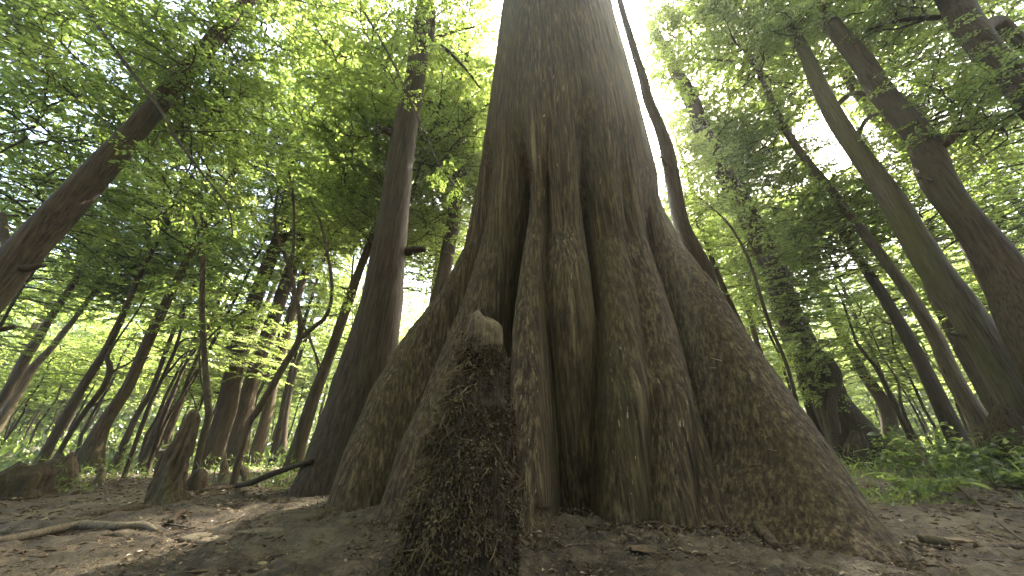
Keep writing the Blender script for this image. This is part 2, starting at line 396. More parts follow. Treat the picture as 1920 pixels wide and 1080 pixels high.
def put_flake(x, y, ln, wd):
    dd = np.where(front, np.hypot(gu-x, gv-y), 1e9); near = dd < 6
    if not near.any(): return
    cand_d = np.where(near, gd, 1e9); k = np.unravel_index(np.argmin(cand_d), cand_d.shape)
    if k[0] < 2 or k[0] > nz-3: return
    p = GV[k]; tz = GV[k[0]+2, k[1]]-GV[k[0]-2, k[1]]; ta = GV[k[0], (k[1]+2) % nphi]-GV[k[0], k[1]-2]
    nn = np.cross(ta, tz); nn /= np.linalg.norm(nn)+1e-9; tz /= np.linalg.norm(tz)
    bb = np.cross(tz, nn)
    from mathutils import Matrix
    a = random.uniform(-.25, .25); b2 = bb*math.cos(a)+tz*math.sin(a); z2 = np.cross(b2, nn)*-1; z2 = -z2 if np.dot(z2, tz) < 0 else z2
    b2 = np.cross(nn, z2)
    Mx = Matrix(((b2[0]*wd, nn[0]*ln, z2[0]*ln, p[0]+nn[0]*.001-org[0]), (b2[1]*wd, nn[1]*ln, z2[1]*ln, p[1]+nn[1]*.001-org[1]), (b2[2]*wd, nn[2]*ln, z2[2]*ln, p[2]+nn[2]*.001-org[2]), (0, 0, 0, 1)))
    o = link('bark_flake', random.choice(flake_meshes), giant); o.matrix_local = Mx
for (x0, y0, x1, y1, n, s) in [(970, 690, 1010, 960, 26, .026), (690, 640, 760, 720, 9, .04), (1040, 420, 1085, 520, 14, .05), (1230, 700, 1300, 860, 22, .035),
                               (1140, 600, 1175, 860, 14, .03), (1420, 845, 1455, 880, 7, .05), (1340, 600, 1390, 690, 9, .05), (1000, 130, 1060, 250, 14, .07),
                               (1160, 760, 1200, 960, 8, .022), (1380, 640, 1480, 900, 10, .03), (860, 640, 880, 760, 3, .03), (1010, 300, 1120, 420, 8, .05)]:
    for _ in range(int(n*.7)): put_flake(random.uniform(x0, x1), random.uniform(y0, y1), s*random.uniform(.5, 1.5), s*random.uniform(.12, .32))

# ------------------------------------------------------------------ foliage library
def leaf_quads(acc, P, D, Nn, ln, wd, tint, fold=.25, detail=False):
    "leaves at P pointing along D with normal Nn"
    P, D, Nn = np.asarray(P), np.asarray(D), np.asarray(Nn)
    D = D/np.linalg.norm(D, axis=1)[:, None]; S = np.cross(D, Nn); S /= np.linalg.norm(S, axis=1)[:, None]+1e-9
    U = np.cross(S, D); n = len(P); ln = np.broadcast_to(ln, (n,))[:, None]; wd = np.broadcast_to(wd, (n,))[:, None]
    if detail:
        b = P; m1 = P+D*ln*.33-U*ln*.0; m2 = P+D*ln*.68-U*ln*.05; tip = P+D*ln-U*ln*.16
        V = np.stack([b, m1+S*wd*.5+U*wd*fold, m1-S*wd*.5+U*wd*fold, m2+S*wd*.42+U*wd*fold*.6, m2-S*wd*.42+U*wd*fold*.6, tip], 1)
        k = np.arange(n)[:, None]*6
        acc.add(V.reshape(-1, 3), np.concatenate([k+np.array([[0, 2, 1]]), k+np.array([[3, 4, 5]])]), 0, np.repeat(tint, 6))
        acc.F4.append((k+np.array([[1, 2, 4, 3]]))+acc.n-6*n); acc.m4.append(np.zeros(n, int))
    else:
        m = P+D*ln*.45
        V = np.stack([P, m+S*wd*.5+U*wd*fold, P+D*ln-U*ln*.1, m-S*wd*.5+U*wd*fold], 1)
        k = np.arange(n)[:, None]*4
        acc.add(V.reshape(-1, 3), np.concatenate([k+np.array([[0, 1, 2]]), k+np.array([[0, 2, 3]])]), 0, np.repeat(tint, 4))
def crown_mesh(name, seed, nb, R, H, leaf, spacing=.055, up=.25, droop=.35, detail=False, shape='round', twigk=13, thick=.03, tilt=.45):
    g = np.random.default_rng(seed); acc = Acc()
    LP, LD, LN, LT, LS = [], [], [], [], []
    for b in range(nb):
        h = (b+g.uniform(.1, .9))/nb
        prof = {'round': math.sin(PI*min(max(h*.85+.12, 0), 1))**.7, 'cone': 1-.8*h, 'flat': .75+.25*g.uniform()}[shape]
        L = R*prof*g.uniform(.65, 1.1); az = b*2.399963+g.uniform(-.5, .5)
        el = up+.5*h*g.uniform(.2, 1.2); n = 7
        s = np.linspace(0, 1, n); hd = np.array([math.cos(az), math.sin(az), 0])
        sd = np.array([-math.sin(az), math.cos(az), 0])
        wob = np.cumsum(g.normal(size=n))*.035*L
        Pm = hd*(s*L)[:, None]*math.cos(el)+np.array([0, 0, 1])*((s*math.sin(el)-droop*s**2*.5)*L+h*H)[:, None]+sd*wob[:, None]
        add_tube(acc, Pm, np.linspace(thick*L/2, .003, n), 4, 1, cap=False)
        bt = g.uniform(.25, .75)
        m = max(5, int(twigk*L/R))
        for q in range(m):
            tq = .12+.88*(q+g.uniform(0, .8))/m
            p0 = np.array([np.interp(tq, s, Pm[:, c]) for c in range(3)])
            side = 1 if q % 2 else -1
            ang = side*g.uniform(.5, 1.15); tl = L*(.5-.33*tq)*g.uniform(.55, 1.2)+.12
            td = hd*math.cos(ang)+sd*math.sin(ang)+np.array([0, 0, g.normal()*.16+.03])
            td /= np.linalg.norm(td)
            ls = g.uniform(.7, 1.35)
            u = np.linspace(0, 1, 4)
            Pt = p0+td*(u*tl)[:, None]+np.array([0, 0, -1])*(u**2*tl*droop*.45)[:, None]
            add_tube(acc, Pt, np.linspace(.009, .003, 4)*(leaf/.1), 3, 1, cap=False)
            k = max(3, int(tl/spacing)); w = (np.arange(k)+g.uniform(.2, .8, k))/k
            pl = p0+td*(w*tl)[:, None]+np.array([0, 0, -1])*(w**2*tl*droop*.45)[:, None]
            for sg in (-1, 1):
                a = sg*g.uniform(.5, 1.2, k)
                pd = np.cross(np.array([0, 0, 1.]), td); pd /= np.linalg.norm(pd)
                d = td*np.cos(a)[:, None]+pd*np.sin(a)[:, None]+g.normal(size=(k, 3))*.18+np.array([0, 0, -.12])
                nn = np.array([0, 0, 1.])+g.normal(size=(k, 3))*tilt
                LS.append(np.full(k, ls));
                LP.append(pl+g.normal(size=(k, 3))*.008); LD.append(d); LN.append(nn); LT.append(np.clip(bt+g.normal(size=k)*.2, 0, 1))
    LP, LD, LN, LT, LS = map(np.concatenate, (LP, LD, LN, LT, LS)); n = len(LP)
    ln = leaf*g.uniform(.65, 1.2, n)*LS
    leaf_quads(acc, LP, LD, LN, ln, ln*g.uniform(.42, .6, n), LT, detail=detail)
    me = acc.mesh(name, [M['leaf'], M['twig']], False)
    return me, n
LIB = {}
def lib(kind, cnt, **k):
    LIB[kind] = []
    for q in range(cnt):
        me, n = crown_mesh('crown_'+kind, 100+q*7+len(LIB)*31, **k); LIB[kind].append(me)
    print('lib', kind, n, 'leaves')
lib('canopy', 3, nb=46, R=3.2, H=4.2, leaf=.13, spacing=.075, up=.15, droop=.3, twigk=15)
lib('under', 3, nb=24, R=2.2, H=2.6, leaf=.095, spacing=.055, up=.12, droop=.35, shape='flat', twigk=14)
lib('bough', 3, nb=11, R=1.5, H=.9, leaf=.085, spacing=.055, up=.05, droop=.5, shape='flat', twigk=13, detail=True)
lib('spray', 2, nb=5, R=.62, H=.35, leaf=.07, spacing=.05, up=.1, droop=.5, shape='flat', twigk=8, detail=True, thick=.012)
def crown(parent, kind, loc, s, rz=None, tilt=0, base=(0, 0, 0), sz=None):
    me = random.choice(LIB[kind])
    o = link('crown' if kind in ('canopy', 'under') else 'leafy_bough', me, parent, tuple(np.array(loc)-np.array(base)),
             (random.gauss(0, tilt), random.gauss(0, tilt), random.uniform(0, 2*PI) if rz is None else rz), (s, s, sz or s), 'stuff')
    return o

# ------------------------------------------------------------------ trees picked out in the photograph
GAPS = [(1195, 120, 75), (1215, 300, 45), (1570, 295, 38), (945, 30, 30)]
def clear(p, rad):
    u, v, d = project(np.array(p))
    if d < .3: return True
    if d < 9.5 and 1190 < u < 1680 and -420 < v < 300: return False
    rp = rad*FPX/d
    for (x, y, g) in GAPS:
        if math.hypot(u-x, v-y) < g+rp*.8: return False
    return True
def trunk_mesh(rows, Y, z_end, sides, rough, flare, mat, seed, lean=0.0, lob=0):
    """rows: (x, y, width) of the photograph from the ground up; Y metres ahead; lean: metres away per metre of height"""
    P, R = [], []
    for (x, y, w) in rows:
        p = at(x, y, Y)
        if lean:
            d = ray(x, y); yy = (Y+lean*0)/1.0
            k = (Y - 0)/ (d[1]-lean*d[2]); p = d*k+np.array([0, 0, CAM_H])
        P.append(p); d3 = np.linalg.norm(p-np.array([0, 0, CAM_H])); R.append(.5*w*depth_of(p)/FPX*min(1, (depth_of(p)/d3)**.5*1.05))
    px_ = np.array(rows, float)[:, :2]; tg_ = np.gradient(px_, axis=0); R = np.array(R)*np.abs(tg_[:, 1])/np.hypot(tg_[:, 0], tg_[:, 1])*.97
    P, R = np.array(P), np.array(R)
    o = np.argsort(P[:, 2]); P, R = P[o], R[o]
    g0 = gz(P[0][0], P[0][1])
    if P[0][2] > g0-.05:
        dv = P[0]-P[min(1, len(P)-1)] ; dv = dv/max(abs(dv[2]), .05); dv[:2] = np.clip(dv[:2], -.4, .4); dv[2] = -1
        h = P[0][2]-(g0-.12)
        P = np.vstack([P[0]+dv*h*np.array([.7, .7, 1]), P]); R = np.r_[R[0]*(1.15 if h > .5 else 1.05), R]
    else:
        P[0][2] = g0-.12
    if P[-1][2] < z_end:
        dv = P[-1]-P[-2]; dv = dv/np.linalg.norm(dv); dv = dv*.5+np.array([0, 0, .5]); dv /= np.linalg.norm(dv)
        L = z_end-P[-1][2]; P = np.vstack([P, P[-1]+dv*L*.5+np.array([.1, 0, 0]), P[-1]+dv*L]); R = np.r_[R, R[-1]*.75, R[-1]*.35]
    ln = np.linalg.norm(np.diff(P, axis=0), axis=1).sum()
    Q = catmull(np.c_[P, R], int(np.clip(ln/.12, 16, 110))); Q[:, 3] = np.maximum(Q[:, 3], .006)
    z0 = g0
    fl = 1+flare*np.exp(-np.clip(Q[:, 2]-z0, 0, None)/.35)
    ph = random.uniform(0, 6)
    lobes = (lambda a, z: 1+lob*np.exp(-np.clip(z-z0, 0, None)/.8)*(.6*np.cos(4*a+ph)+.4*np.cos(7*a+ph*2))) if lob else None
    base = np.array([Q[0][0], Q[0][1], z0])
    V, F, F3 = tube(Q[:, :3]-base, Q[:, 3]*fl, sides, True, rough, seed, lobes if lobes is None else (lambda a, z: lobes(a, z+base[2])))
    me = new_mesh('trunk', V, [F3, F], [mat])
    return me, base, Q
TREES = {}
SHORT = {'leaner': 'the thick slanting trunk', 'behind': 'the dark flared trunk', 'bent': 'the crooked brown trunk', 'clump_a': 'the shrubby dark cluster', 'l1': 'the slender straight leaning trunk', 'l2': 'the sturdy wide-footed trunk',
         'l5': 'the close pair at the frame edge', 'm1': 'the giant tree', 'r1': 'the curving trunk in the sun gap', 'r2': 'the ivy-draped trunk', 'r3': 'the mossy pale trunk', 'r4': 'the big bowed trunk', 'r6': 'the upper corner trunk',
         'r7': 'the tall slender pale trunk', 'r8': 'the near-black trunk', 'r14': 'the dim crossing trunk'}
def beside(p):
    "short phrase for the singled-out trunk that a point of the wood is seen beside"
    u, v, d = project(np.array(p)); best = (1e9, '')
    if d <= 0: return 'the thick slanting trunk'
    for k, ph in SHORT.items():
        if k not in TREES: continue
        uu, vv, dd = project(TREES[k][2][:, :3]); dd_ = np.hypot(uu-u, vv-v)[dd > .2].min()
        if dd_ < best[0]: best = (dd_, ph)
    return best[1]
def tree(key, label, rows, Y, mat, z_end=12, sides=20, rough=.07, flare=.35, crowns=((0, 1.0),), lean=0, lob=0, group=None, name='tree', cat='tree', limbs=()):
    me, base, Q = trunk_mesh(rows, Y, z_end, sides, rough, flare, M[mat], len(TREES)*3+1, lean, lob)
    root = empty(name, base, label, cat, group)
    link('trunk', me, root)
    TREES[key] = (root, base, Q)
    for (dz, s) in crowns:
        p = Q[-1][:3]+np.array([0, 0, dz-2.2*s])
        if random.random() < .4 and clear(p+np.array([0, 0, 1.5]), 2.4*s): crown(root, 'canopy', p, s, base=base, tilt=.08)
    r0 = float(np.interp(base[2]+2, Q[:, 2], Q[:, 3]))
    for q in range(random.randint(1, 3) if r0 > .05 else 0):      # snapped branch stubs
        z = base[2]+random.uniform(1.0, 5.5); c = np.array([np.interp(z, Q[:, 2], Q[:, k]) for k in (0, 1, 2)]); rt_ = float(np.interp(z, Q[:, 2], Q[:, 3])); a = random.uniform(PI*.75, PI*2.25)
        dv = np.array([math.cos(a), math.sin(a), random.uniform(.2, .8)]); L_ = random.uniform(.03, .13)+rt_*.6; rs = rt_*random.uniform(.14, .3)
        Pq = c+dv*(np.linspace(.5*rt_, L_+rt_, 6))[:, None]*np.array([1, 1, .7])+rng.normal(size=(6, 3))*.008
        V, F, F3 = tube(Pq-base, np.linspace(rs*1.5, rs*.6, 6), 7, True, .2, q); link('stub', new_mesh('stub', V, [F3, F], [M[mat]]), root)
    for L in limbs:
        A_ = [at(*a[:2], a[3] if len(a) > 3 else Y) for a in L]; RR = [.5*a[2]*depth_of(p)/FPX for a, p in zip(L, A_)]
        Q2 = catmull(np.c_[np.array(A_), RR], 22)
        V, F, F3 = tube(Q2[:, :3]-base, np.maximum(Q2[:, 3], .004), 8, True, .08, 5)
        link('limb', new_mesh('limb', V, [F3, F], [M[mat]]), root)
    return root
tree('leaner', 'thick smooth trunk slanting up from the frame edge, crossed by a drooping bough', [(30, 490, 92), (140, 370, 78), (250, 250, 56), (320, 170, 46), (430, 40, 36)], 3.6, 'bark_mid', 11, 28,
     limbs=[[(20, 470, 16), (8, 440, 12), (5, 400, 8)]], crowns=())
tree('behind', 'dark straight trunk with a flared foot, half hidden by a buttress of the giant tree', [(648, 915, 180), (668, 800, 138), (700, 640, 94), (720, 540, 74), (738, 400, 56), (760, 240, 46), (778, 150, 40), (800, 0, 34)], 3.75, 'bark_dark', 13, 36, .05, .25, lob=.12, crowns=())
tree('bent', 'slim crooked brown trunk leaning toward the dark flared trunk', [(555, 852, 28), (581, 767, 26), (604, 704, 22), (626, 645, 20), (655, 560, 18), (674, 507, 16), (694, 455, 15)], 6.2, 'bark_mid', 9, 16,
     limbs=[[(640, 600, 5), (655, 560, 4), (663, 480, 3)], [(600, 710, 4), (590, 660, 3), (578, 620, 2)]])
tree('bent2', 'thin knobbly trunk tucked against the dark flared trunk', [(585, 870, 20), (607, 800, 18), (622, 745, 17), (633, 704, 15), (663, 649, 13), (690, 590, 11)], 5.6, 'bark_dark', 8, 14)
tree('clump_a', 'foremost dark trunk of the shrubby cluster behind the forked sapling', [(398, 850, 42), (426, 764, 36), (448, 652, 30), (475, 570, 28), (505, 490, 26), (538, 404, 22), (552, 280, 16), (560, 150, 12)], 8.5, 'bark_dark', 14, 18, lob=.1)
tree('clump_b', 'broad brown trunk mid-cluster behind the forked sapling, splitting higher up', [(440, 860, 40), (459, 767, 34), (480, 690, 28), (515, 590, 26), (548, 500, 24), (575, 430, 20), (606, 360, 14), (625, 300, 11), (645, 220, 9)], 9.2, 'bark_mid', 14, 18,
     limbs=[[(548, 500, 16), (580, 462, 14), (600, 400, 9), (615, 340, 5)]])
tree('clump_c', 'narrowest dark trunk of the shrubby cluster behind the forked sapling', [(478, 860, 26), (500, 780, 22), (520, 690, 18), (545, 600, 16), (585, 470, 12)], 9.0, 'bark_mid', 12, 14)
tree('l1', 'slender straight leaning trunk beside the curved crook-topped stem', [(74, 871, 22), (122, 782, 20), (159, 719, 18), (196, 660, 16), (222, 608, 14), (244, 560, 12), (270, 500, 9)], 7.5, 'bark_mid', 10, 14)
tree('l2', 'sturdy dark leaning trunk with a wide foot above the low green cover', [(160, 880, 52), (192, 800, 32), (237, 730, 26), (267, 664, 22), (292, 608, 20), (315, 560, 18), (370, 450, 13)], 7.0, 'bark_mid', 11, 18, lob=.1)
tree('l3', 'thin curved stem with a crooked top beside the slender straight trunk', [(107, 856, 11), (130, 815, 12), (163, 767, 13), (196, 723, 14), (207, 690, 12), (201, 669, 8), (218, 640, 5)], 6.5, 'bark_dark', 4, 12, flare=.1, crowns=(),
     limbs=[[(205, 708, 5), (215, 695, 4), (240, 682, 3), (255, 670, 2)], [(165, 765, 4), (185, 755, 3), (205, 748, 2)]])
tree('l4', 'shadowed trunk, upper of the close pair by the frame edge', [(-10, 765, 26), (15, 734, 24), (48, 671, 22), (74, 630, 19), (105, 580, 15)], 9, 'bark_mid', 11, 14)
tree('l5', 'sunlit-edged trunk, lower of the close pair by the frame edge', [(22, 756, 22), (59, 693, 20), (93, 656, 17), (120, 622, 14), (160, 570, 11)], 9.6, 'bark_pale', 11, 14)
tree('l6', 'thin dark trunk just past the sturdy wide-footed trunk', [(218, 866, 16), (255, 782, 13), (281, 738, 11), (300, 690, 10), (330, 610, 8)], 9.5, 'bark_mid', 10, 12)
tree('l7', 'skinny dark trunk between the twisted stump and the sturdy trunk', [(262, 880, 15), (281, 834, 13), (318, 782, 11), (352, 727, 9), (400, 640, 7)], 8.2, 'bark_dark', 10, 12)
tree('f1', 'small far trunk standing just clear of the shrubby cluster', [(507, 868, 15), (522, 815, 12), (535, 740, 9), (560, 640, 7)], 10.5, 'bark_dark', 11, 10)
tree('f2', 'faint far trunk between the shrubby cluster and the crooked brown trunk', [(528, 858, 15), (537, 770, 12), (555, 690, 9), (585, 600, 7)], 12, 'bark_mid', 12, 10)
tree('m1', 'leafy trunk showing in the gap between the giant tree and the dark flared trunk', [(800, 660, 32), (815, 600, 30), (836, 492, 27), (850, 415, 26), (857, 337, 24), (862, 259, 21), (866, 171, 18), (872, 80, 14)], 6.2, 'bark_mid', 13, 18)
tree('m2', 'thin pole-like trunk beside the leafy trunk near the giant tree', [(805, 600, 10), (818, 498, 9), (829, 430, 8), (842, 330, 6)], 8.5, 'bark_pale', 11, 10)
tree('r1', 'dark curving trunk rising right behind the giant tree in the sun gap', [(1345, 600, 36), (1320, 510, 34), (1297, 460, 31), (1275, 410, 29), (1262, 340, 28), (1250, 280, 26), (1235, 235, 23), (1215, 185, 20), (1205, 145, 18), (1188, 90, 15), (1162, 0, 12)], 4.7, 'bark_dark', 12, 22, crowns=())
tree('r2', 'ivy-draped leaning trunk with a broad shaggy foot', [(1600, 822, 100), (1560, 745, 64), (1515, 660, 54), (1480, 590, 50), (1448, 500, 46), (1400, 400, 40), (1360, 330, 36), (1325, 265, 33), (1295, 185, 29), (1255, 110, 24), (1218, 45, 19)], 6.4, 'bark_dark', 12, 26, .1, .3, lob=.16, crowns=())
tree('r2a', 'thin dark trunk tight beside the ivy-draped trunk', [(1540, 828, 22), (1520, 770, 18), (1502, 704, 16), (1488, 650, 13), (1460, 560, 10)], 7.2, 'bark_dark', 10, 12)
tree('r2b', 'short-looking brown trunk between the ivy-draped trunk and the thin dark one', [(1556, 832, 20), (1540, 780, 17), (1524, 735, 14), (1500, 660, 11)], 7.6, 'bark_mid', 10, 12)
tree('r3', 'long mossy pale trunk leaning beneath the big dark curved trunk', [(1940, 800, 96), (1899, 732, 84), (1852, 650, 76), (1798, 568, 68), (1751, 505, 62), (1700, 420, 54), (1655, 350, 48), (1615, 295, 43), (1575, 235, 38), (1550, 190, 33), (1522, 130, 28)], 4.9, 'bark_moss', 12, 26, .08,
     limbs=[[(1560, 205, 10), (1600, 175, 8), (1650, 182, 6)], [(1600, 275, 9), (1630, 220, 7), (1690, 215, 4)]], crowns=())
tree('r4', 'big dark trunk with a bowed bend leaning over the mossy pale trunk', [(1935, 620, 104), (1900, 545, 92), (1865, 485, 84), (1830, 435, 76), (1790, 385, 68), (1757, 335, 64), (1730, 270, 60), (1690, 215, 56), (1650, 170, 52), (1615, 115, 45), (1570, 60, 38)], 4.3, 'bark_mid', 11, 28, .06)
tree('r5', 'slimmer pale trunk half hidden behind the big bowed trunk', [(1880, 560, 48), (1800, 420, 42), (1700, 280, 34), (1665, 240, 32), (1630, 200, 29), (1590, 145, 24)], 6.4, 'bark_pale', 12, 18)
tree('r6', 'heavy dark trunk cutting across the upper frame corner with a side fork', [(1960, 210, 84), (1920, 162, 76), (1890, 133, 72), (1850, 95, 68), (1818, 52, 64), (1790, 0, 58), (1760, -60, 50)], 3.4, 'bark_mid', 10, 26, .07,
     limbs=[[(1835, 60, 26), (1870, 45, 24), (1920, 85, 20), (1990, 130, 16)]], crowns=())
tree('r7', 'tall slender pale trunk rooted in the ferns with a smooth flared foot', [(1862, 830, 66), (1833, 782, 46), (1806, 740, 38), (1782, 697, 33), (1759, 642, 30), (1732, 595, 28), (1704, 549, 26), (1660, 490, 23), (1615, 430, 21), (1580, 385, 19), (1550, 345, 18), (1520, 310, 17), (1490, 270, 16), (1462, 222, 14)], 6.0, 'bark_pale', 12, 20, .05, .25)
tree('r8', 'near-black straight trunk just behind the tall slender pale trunk', [(1792, 818, 38), (1770, 770, 34), (1751, 728, 31), (1728, 681, 29), (1700, 630, 27), (1673, 584, 25), (1650, 545, 23), (1620, 500, 20), (1570, 420, 15)], 7.2, 'bark_dark', 12, 16)
tree('r9', 'thin crooked dark stem between the ivy-draped trunk and the near-black trunk', [(1706, 822, 11), (1685, 774, 10), (1662, 728, 10), (1642, 689, 9), (1611, 650, 7), (1600, 625, 5)], 7.8, 'bark_dark', 5, 10, flare=.1, crowns=())
tree('r10', 'faint broad trunk in the far greenery behind the thin crooked stem', [(1672, 815, 30), (1658, 759, 27), (1627, 712, 25), (1603, 673, 23), (1560, 590, 18)], 13, 'bark_mid', 13, 14)
tree('r11', 'wiry zigzag stem right beside the thin crooked dark stem', [(1716, 820, 7), (1700, 785, 6), (1689, 755, 6), (1684, 715, 5), (1668, 690, 4), (1650, 660, 3)], 8.0, 'bark_mid', 4.5, 8, flare=.1, crowns=())
tree('r12', 'sinuous dark stem winding between the pale and mossy trunks', [(1879, 818, 15), (1872, 774, 14), (1858, 735, 13), (1853, 693, 12), (1840, 658, 11), (1813, 634, 10), (1782, 596, 9), (1763, 557, 8), (1735, 502, 7)], 5.6, 'bark_mid', 8, 12, flare=.1)
tree('r14', 'dim trunk crossing the bright leaves under the upper corner trunk', [(1990, 410, 34), (1915, 310, 28), (1870, 270, 26), (1840, 225, 24), (1800, 190, 20)], 7.5, 'bark_mid', 13, 14)
tree('r15', 'thin wavy trunk below the dim trunk near the upper corner', [(1950, 440, 17), (1900, 372, 15), (1872, 330, 14), (1850, 275, 12), (1830, 220, 9)], 7.0, 'bark_mid', 12, 12)
tree('r16', 'slim trunk peeping over the giant tree root flank', [(1415, 680, 16), (1392, 620, 14), (1365, 560, 12), (1340, 500, 10), (1320, 440, 8)], 8.6, 'bark_mid', 12, 12)
tree('r17', 'slimmest far trunk beyond the giant tree root flank', [(1430, 680, 11), (1412, 615, 10), (1395, 550, 9), (1375, 480, 7)], 11, 'bark_pale', 12, 10)
tree('r18', 'mid-sized trunk dim behind the mossy pale trunk', [(1830, 700, 34), (1770, 590, 28), (1748, 540, 26), (1725, 480, 22), (1690, 400, 16)], 8.8, 'bark_mid', 13, 14)

# saplings, vines and drooping boughs
def stem_thing(name, label, cat, chains, Y, mat='twig', part='stem', group=None, sprays=(), spray_s=1.0, rough=.05, thin=1.0):
    p0 = at(chains[0][0][0], chains[0][0][1], Y)
    ground = cat not in ('branch', 'bough', 'vine')
    base = np.array([p0[0], p0[1], gz(p0[0], p0[1]) if ground else p0[2]])
    root = empty(name, base, label, cat, group)
    for ci, ch in enumerate(chains):
        A_ = np.array([at(a[0], a[1], a[3] if len(a) > 3 else Y) for a in ch]); RR = thin*np.array([.5*a[2]*depth_of(p)/FPX for a, p in zip(ch, A_)])
        if ci == 0 and ground: A_[0][2] = min(A_[0][2], base[2]-.03)
        Q = catmull(np.c_[A_, RR], max(16, 7*len(ch)))
        V, F, F3 = tube(Q[:, :3]-base, np.maximum(Q[:, 3], .0025), 8, True, rough, ci)
        link(part if ci == 0 else 'branch', new_mesh(part, V, [F3, F], [M[mat]]), root)
    for (x, y, yy, s) in sprays:
        crown(root, 'spray', at(x, y, yy), s*spray_s, base=base, tilt=.25)
    return root
stem_thing('sapling', 'forked grey sapling with a pale lower stem, bowing toward the dark flared trunk', 'sapling',
    [[(457, 845, 12), (463, 804, 12), (485, 767, 13), (507, 730, 13), (537, 678, 12), (561, 636, 12), (562, 596, 9), (554, 552, 8), (543, 504, 7), (519, 437, 5), (515, 400, 4), (522, 350, 3)],
     [(561, 636, 9), (590, 612, 8), (611, 593, 7), (622, 556, 6), (619, 504, 6), (602, 422, 5), (581, 370, 4)],
     [(543, 504, 5), (550, 467, 5), (550, 374, 4), (541, 319, 3)], [(552, 570, 3), (535, 535, 3), (524, 505, 2)], [(611, 593, 3), (630, 590, 2), (648, 580, 2)],
     [(566, 605, 4), (582, 640, 4), (602, 690, 4)]], 4.3, 'bark_mid',
    sprays=[(520, 390, 4.3, 1), (541, 310, 4.3, 1), (581, 365, 4.4, 1), (640, 585, 4.2, .7), (525, 500, 4.4, .8), (600, 420, 4.5, .8)])
stem_thing('sapling', 'thin wavy upright sapling rising beside the twisted stump', 'sapling',
    [[(374, 872, 11), (381, 819, 11), (391, 782, 11), (389, 745, 10), (385, 690, 9), (380, 615, 9), (379, 540, 8), (380, 480, 7), (370, 430, 6), (361, 405, 4)],
     [(379, 440, 4), (378, 400, 4), (379, 370, 3)], [(375, 445, 3), (400, 425, 3), (425, 405, 2)], [(389, 745, 4), (378, 720, 3), (374, 680, 3), (376, 640, 2)],
     [(388, 720, 4), (372, 770, 3), (362, 745, 2), (352, 730, 2)]], 4.6, 'bark_mid', sprays=[(365, 395, 4.6, .8), (378, 365, 4.6, .8), (425, 400, 4.6, .8), (376, 640, 4.6, .7)])
stem_thing('sapling', 'bare branching shrub stem leaning among the thin trunks beside the twisted stump', 'sapling',
    [[(262, 826, 7), (278, 767, 7), (296, 727, 6), (317, 682, 6), (330, 650, 5), (343, 600, 4), (346, 570, 3)], [(317, 682, 4), (340, 640, 3), (372, 632, 3), (392, 622, 2)], [(300, 715, 4), (322, 690, 4), (344, 665, 3), (380, 645, 3), (422, 604, 3), (463, 582, 2)],
     [(343, 600, 3), (330, 590, 2), (310, 600, 2)]], 5.6, 'bark_dark', sprays=[(392, 618, 5.6, 1), (463, 578, 5.5, 1.1), (346, 560, 5.6, 1)])
stem_thing('sapling', 'double-stemmed dark shrub between the twisted stump and the shrubby cluster', 'sapling',
    [[(285, 870, 7), (300, 800, 7), (322, 745, 6), (344, 690, 5), (367, 656, 4), (389, 627, 3)], [(290, 845, 6), (312, 790, 5), (345, 735, 4), (372, 690, 3)]], 6.2, 'bark_dark', sprays=[(389, 622, 6.2, 1.1), (372, 686, 6.2, 1)])
stem_thing('drooping_branch', 'long thin dark bough drooping across the thick slanting trunk', 'branch',
    [[(110, -70, 13, 3.0), (150, 0, 12, 2.95), (200, 72, 11, 2.9), (250, 140, 10, 2.85), (300, 205, 9, 2.8), (330, 258, 8, 2.8), (375, 320, 6, 2.8), (412, 365, 5, 2.8), (430, 395, 4, 2.8), (436, 440, 3, 2.8)],
     [(330, 245, 4, 2.8), (390, 247, 3, 2.8), (450, 244, 2, 2.8)], [(345, 280, 3, 2.8), (365, 315, 3, 2.8), (370, 335, 2, 2.8)], [(300, 245, 3, 2.8), (280, 285, 3, 2.8), (268, 310, 2, 2.8)], [(425, 390, 3, 2.8), (443, 398, 2, 2.8)], [(432, 425, 3, 2.8), (405, 445, 2, 2.8), (385, 460, 1.5, 2.8)]], 2.9, 'bark_dark', 'bough', thin=.62,
    sprays=[(268, 310, 2.8, .6), (450, 244, 2.8, .7), (440, 440, 2.8, .6), (180, 30, 2.9, .8), (385, 462, 2.8, .5)])
stem_thing('drooping_branch', 'wiry bough drooping between the dark flared trunk and the giant tree', 'branch',
    [[(640, -60, 8, 3.2), (670, 0, 7, 3.2), (730, 104, 6, 3.2), (761, 171, 5.5, 3.2), (787, 228, 5, 3.2), (818, 300, 4, 3.2), (850, 345, 3, 3.2), (886, 380, 2.5, 3.2)], [(800, 255, 3, 3.2), (815, 268, 4, 3.2), (825, 262, 2, 3.2)]], 3.2, 'bark_dark', 'bough', thin=.7,
    sprays=[(670, 0, 3.2, .8), (730, 90, 3.2, .8), (760, 180, 3.2, .45), (850, 345, 3.2, .5)])
stem_thing('drooping_branch', 'dark leafy bough arching out beside the top of the dark flared trunk', 'branch',
    [[(800, -60, 10, 3.4), (812, 20, 9, 3.4), (812, 72, 9, 3.4), (840, 96, 6, 3.4), (872, 128, 5, 3.4), (900, 165, 3, 3.4)], [(812, 72, 6, 3.4), (850, 60, 4, 3.4), (890, 50, 3, 3.4)]], 3.4, 'bark_dark', 'bough',
    sprays=[(810, 40, 3.4, .8), (850, 90, 3.4, .7), (890, 50, 3.4, .7), (900, 160, 3.4, .55), (780, 60, 3.4, .8), (800, 110, 3.3, .6)])
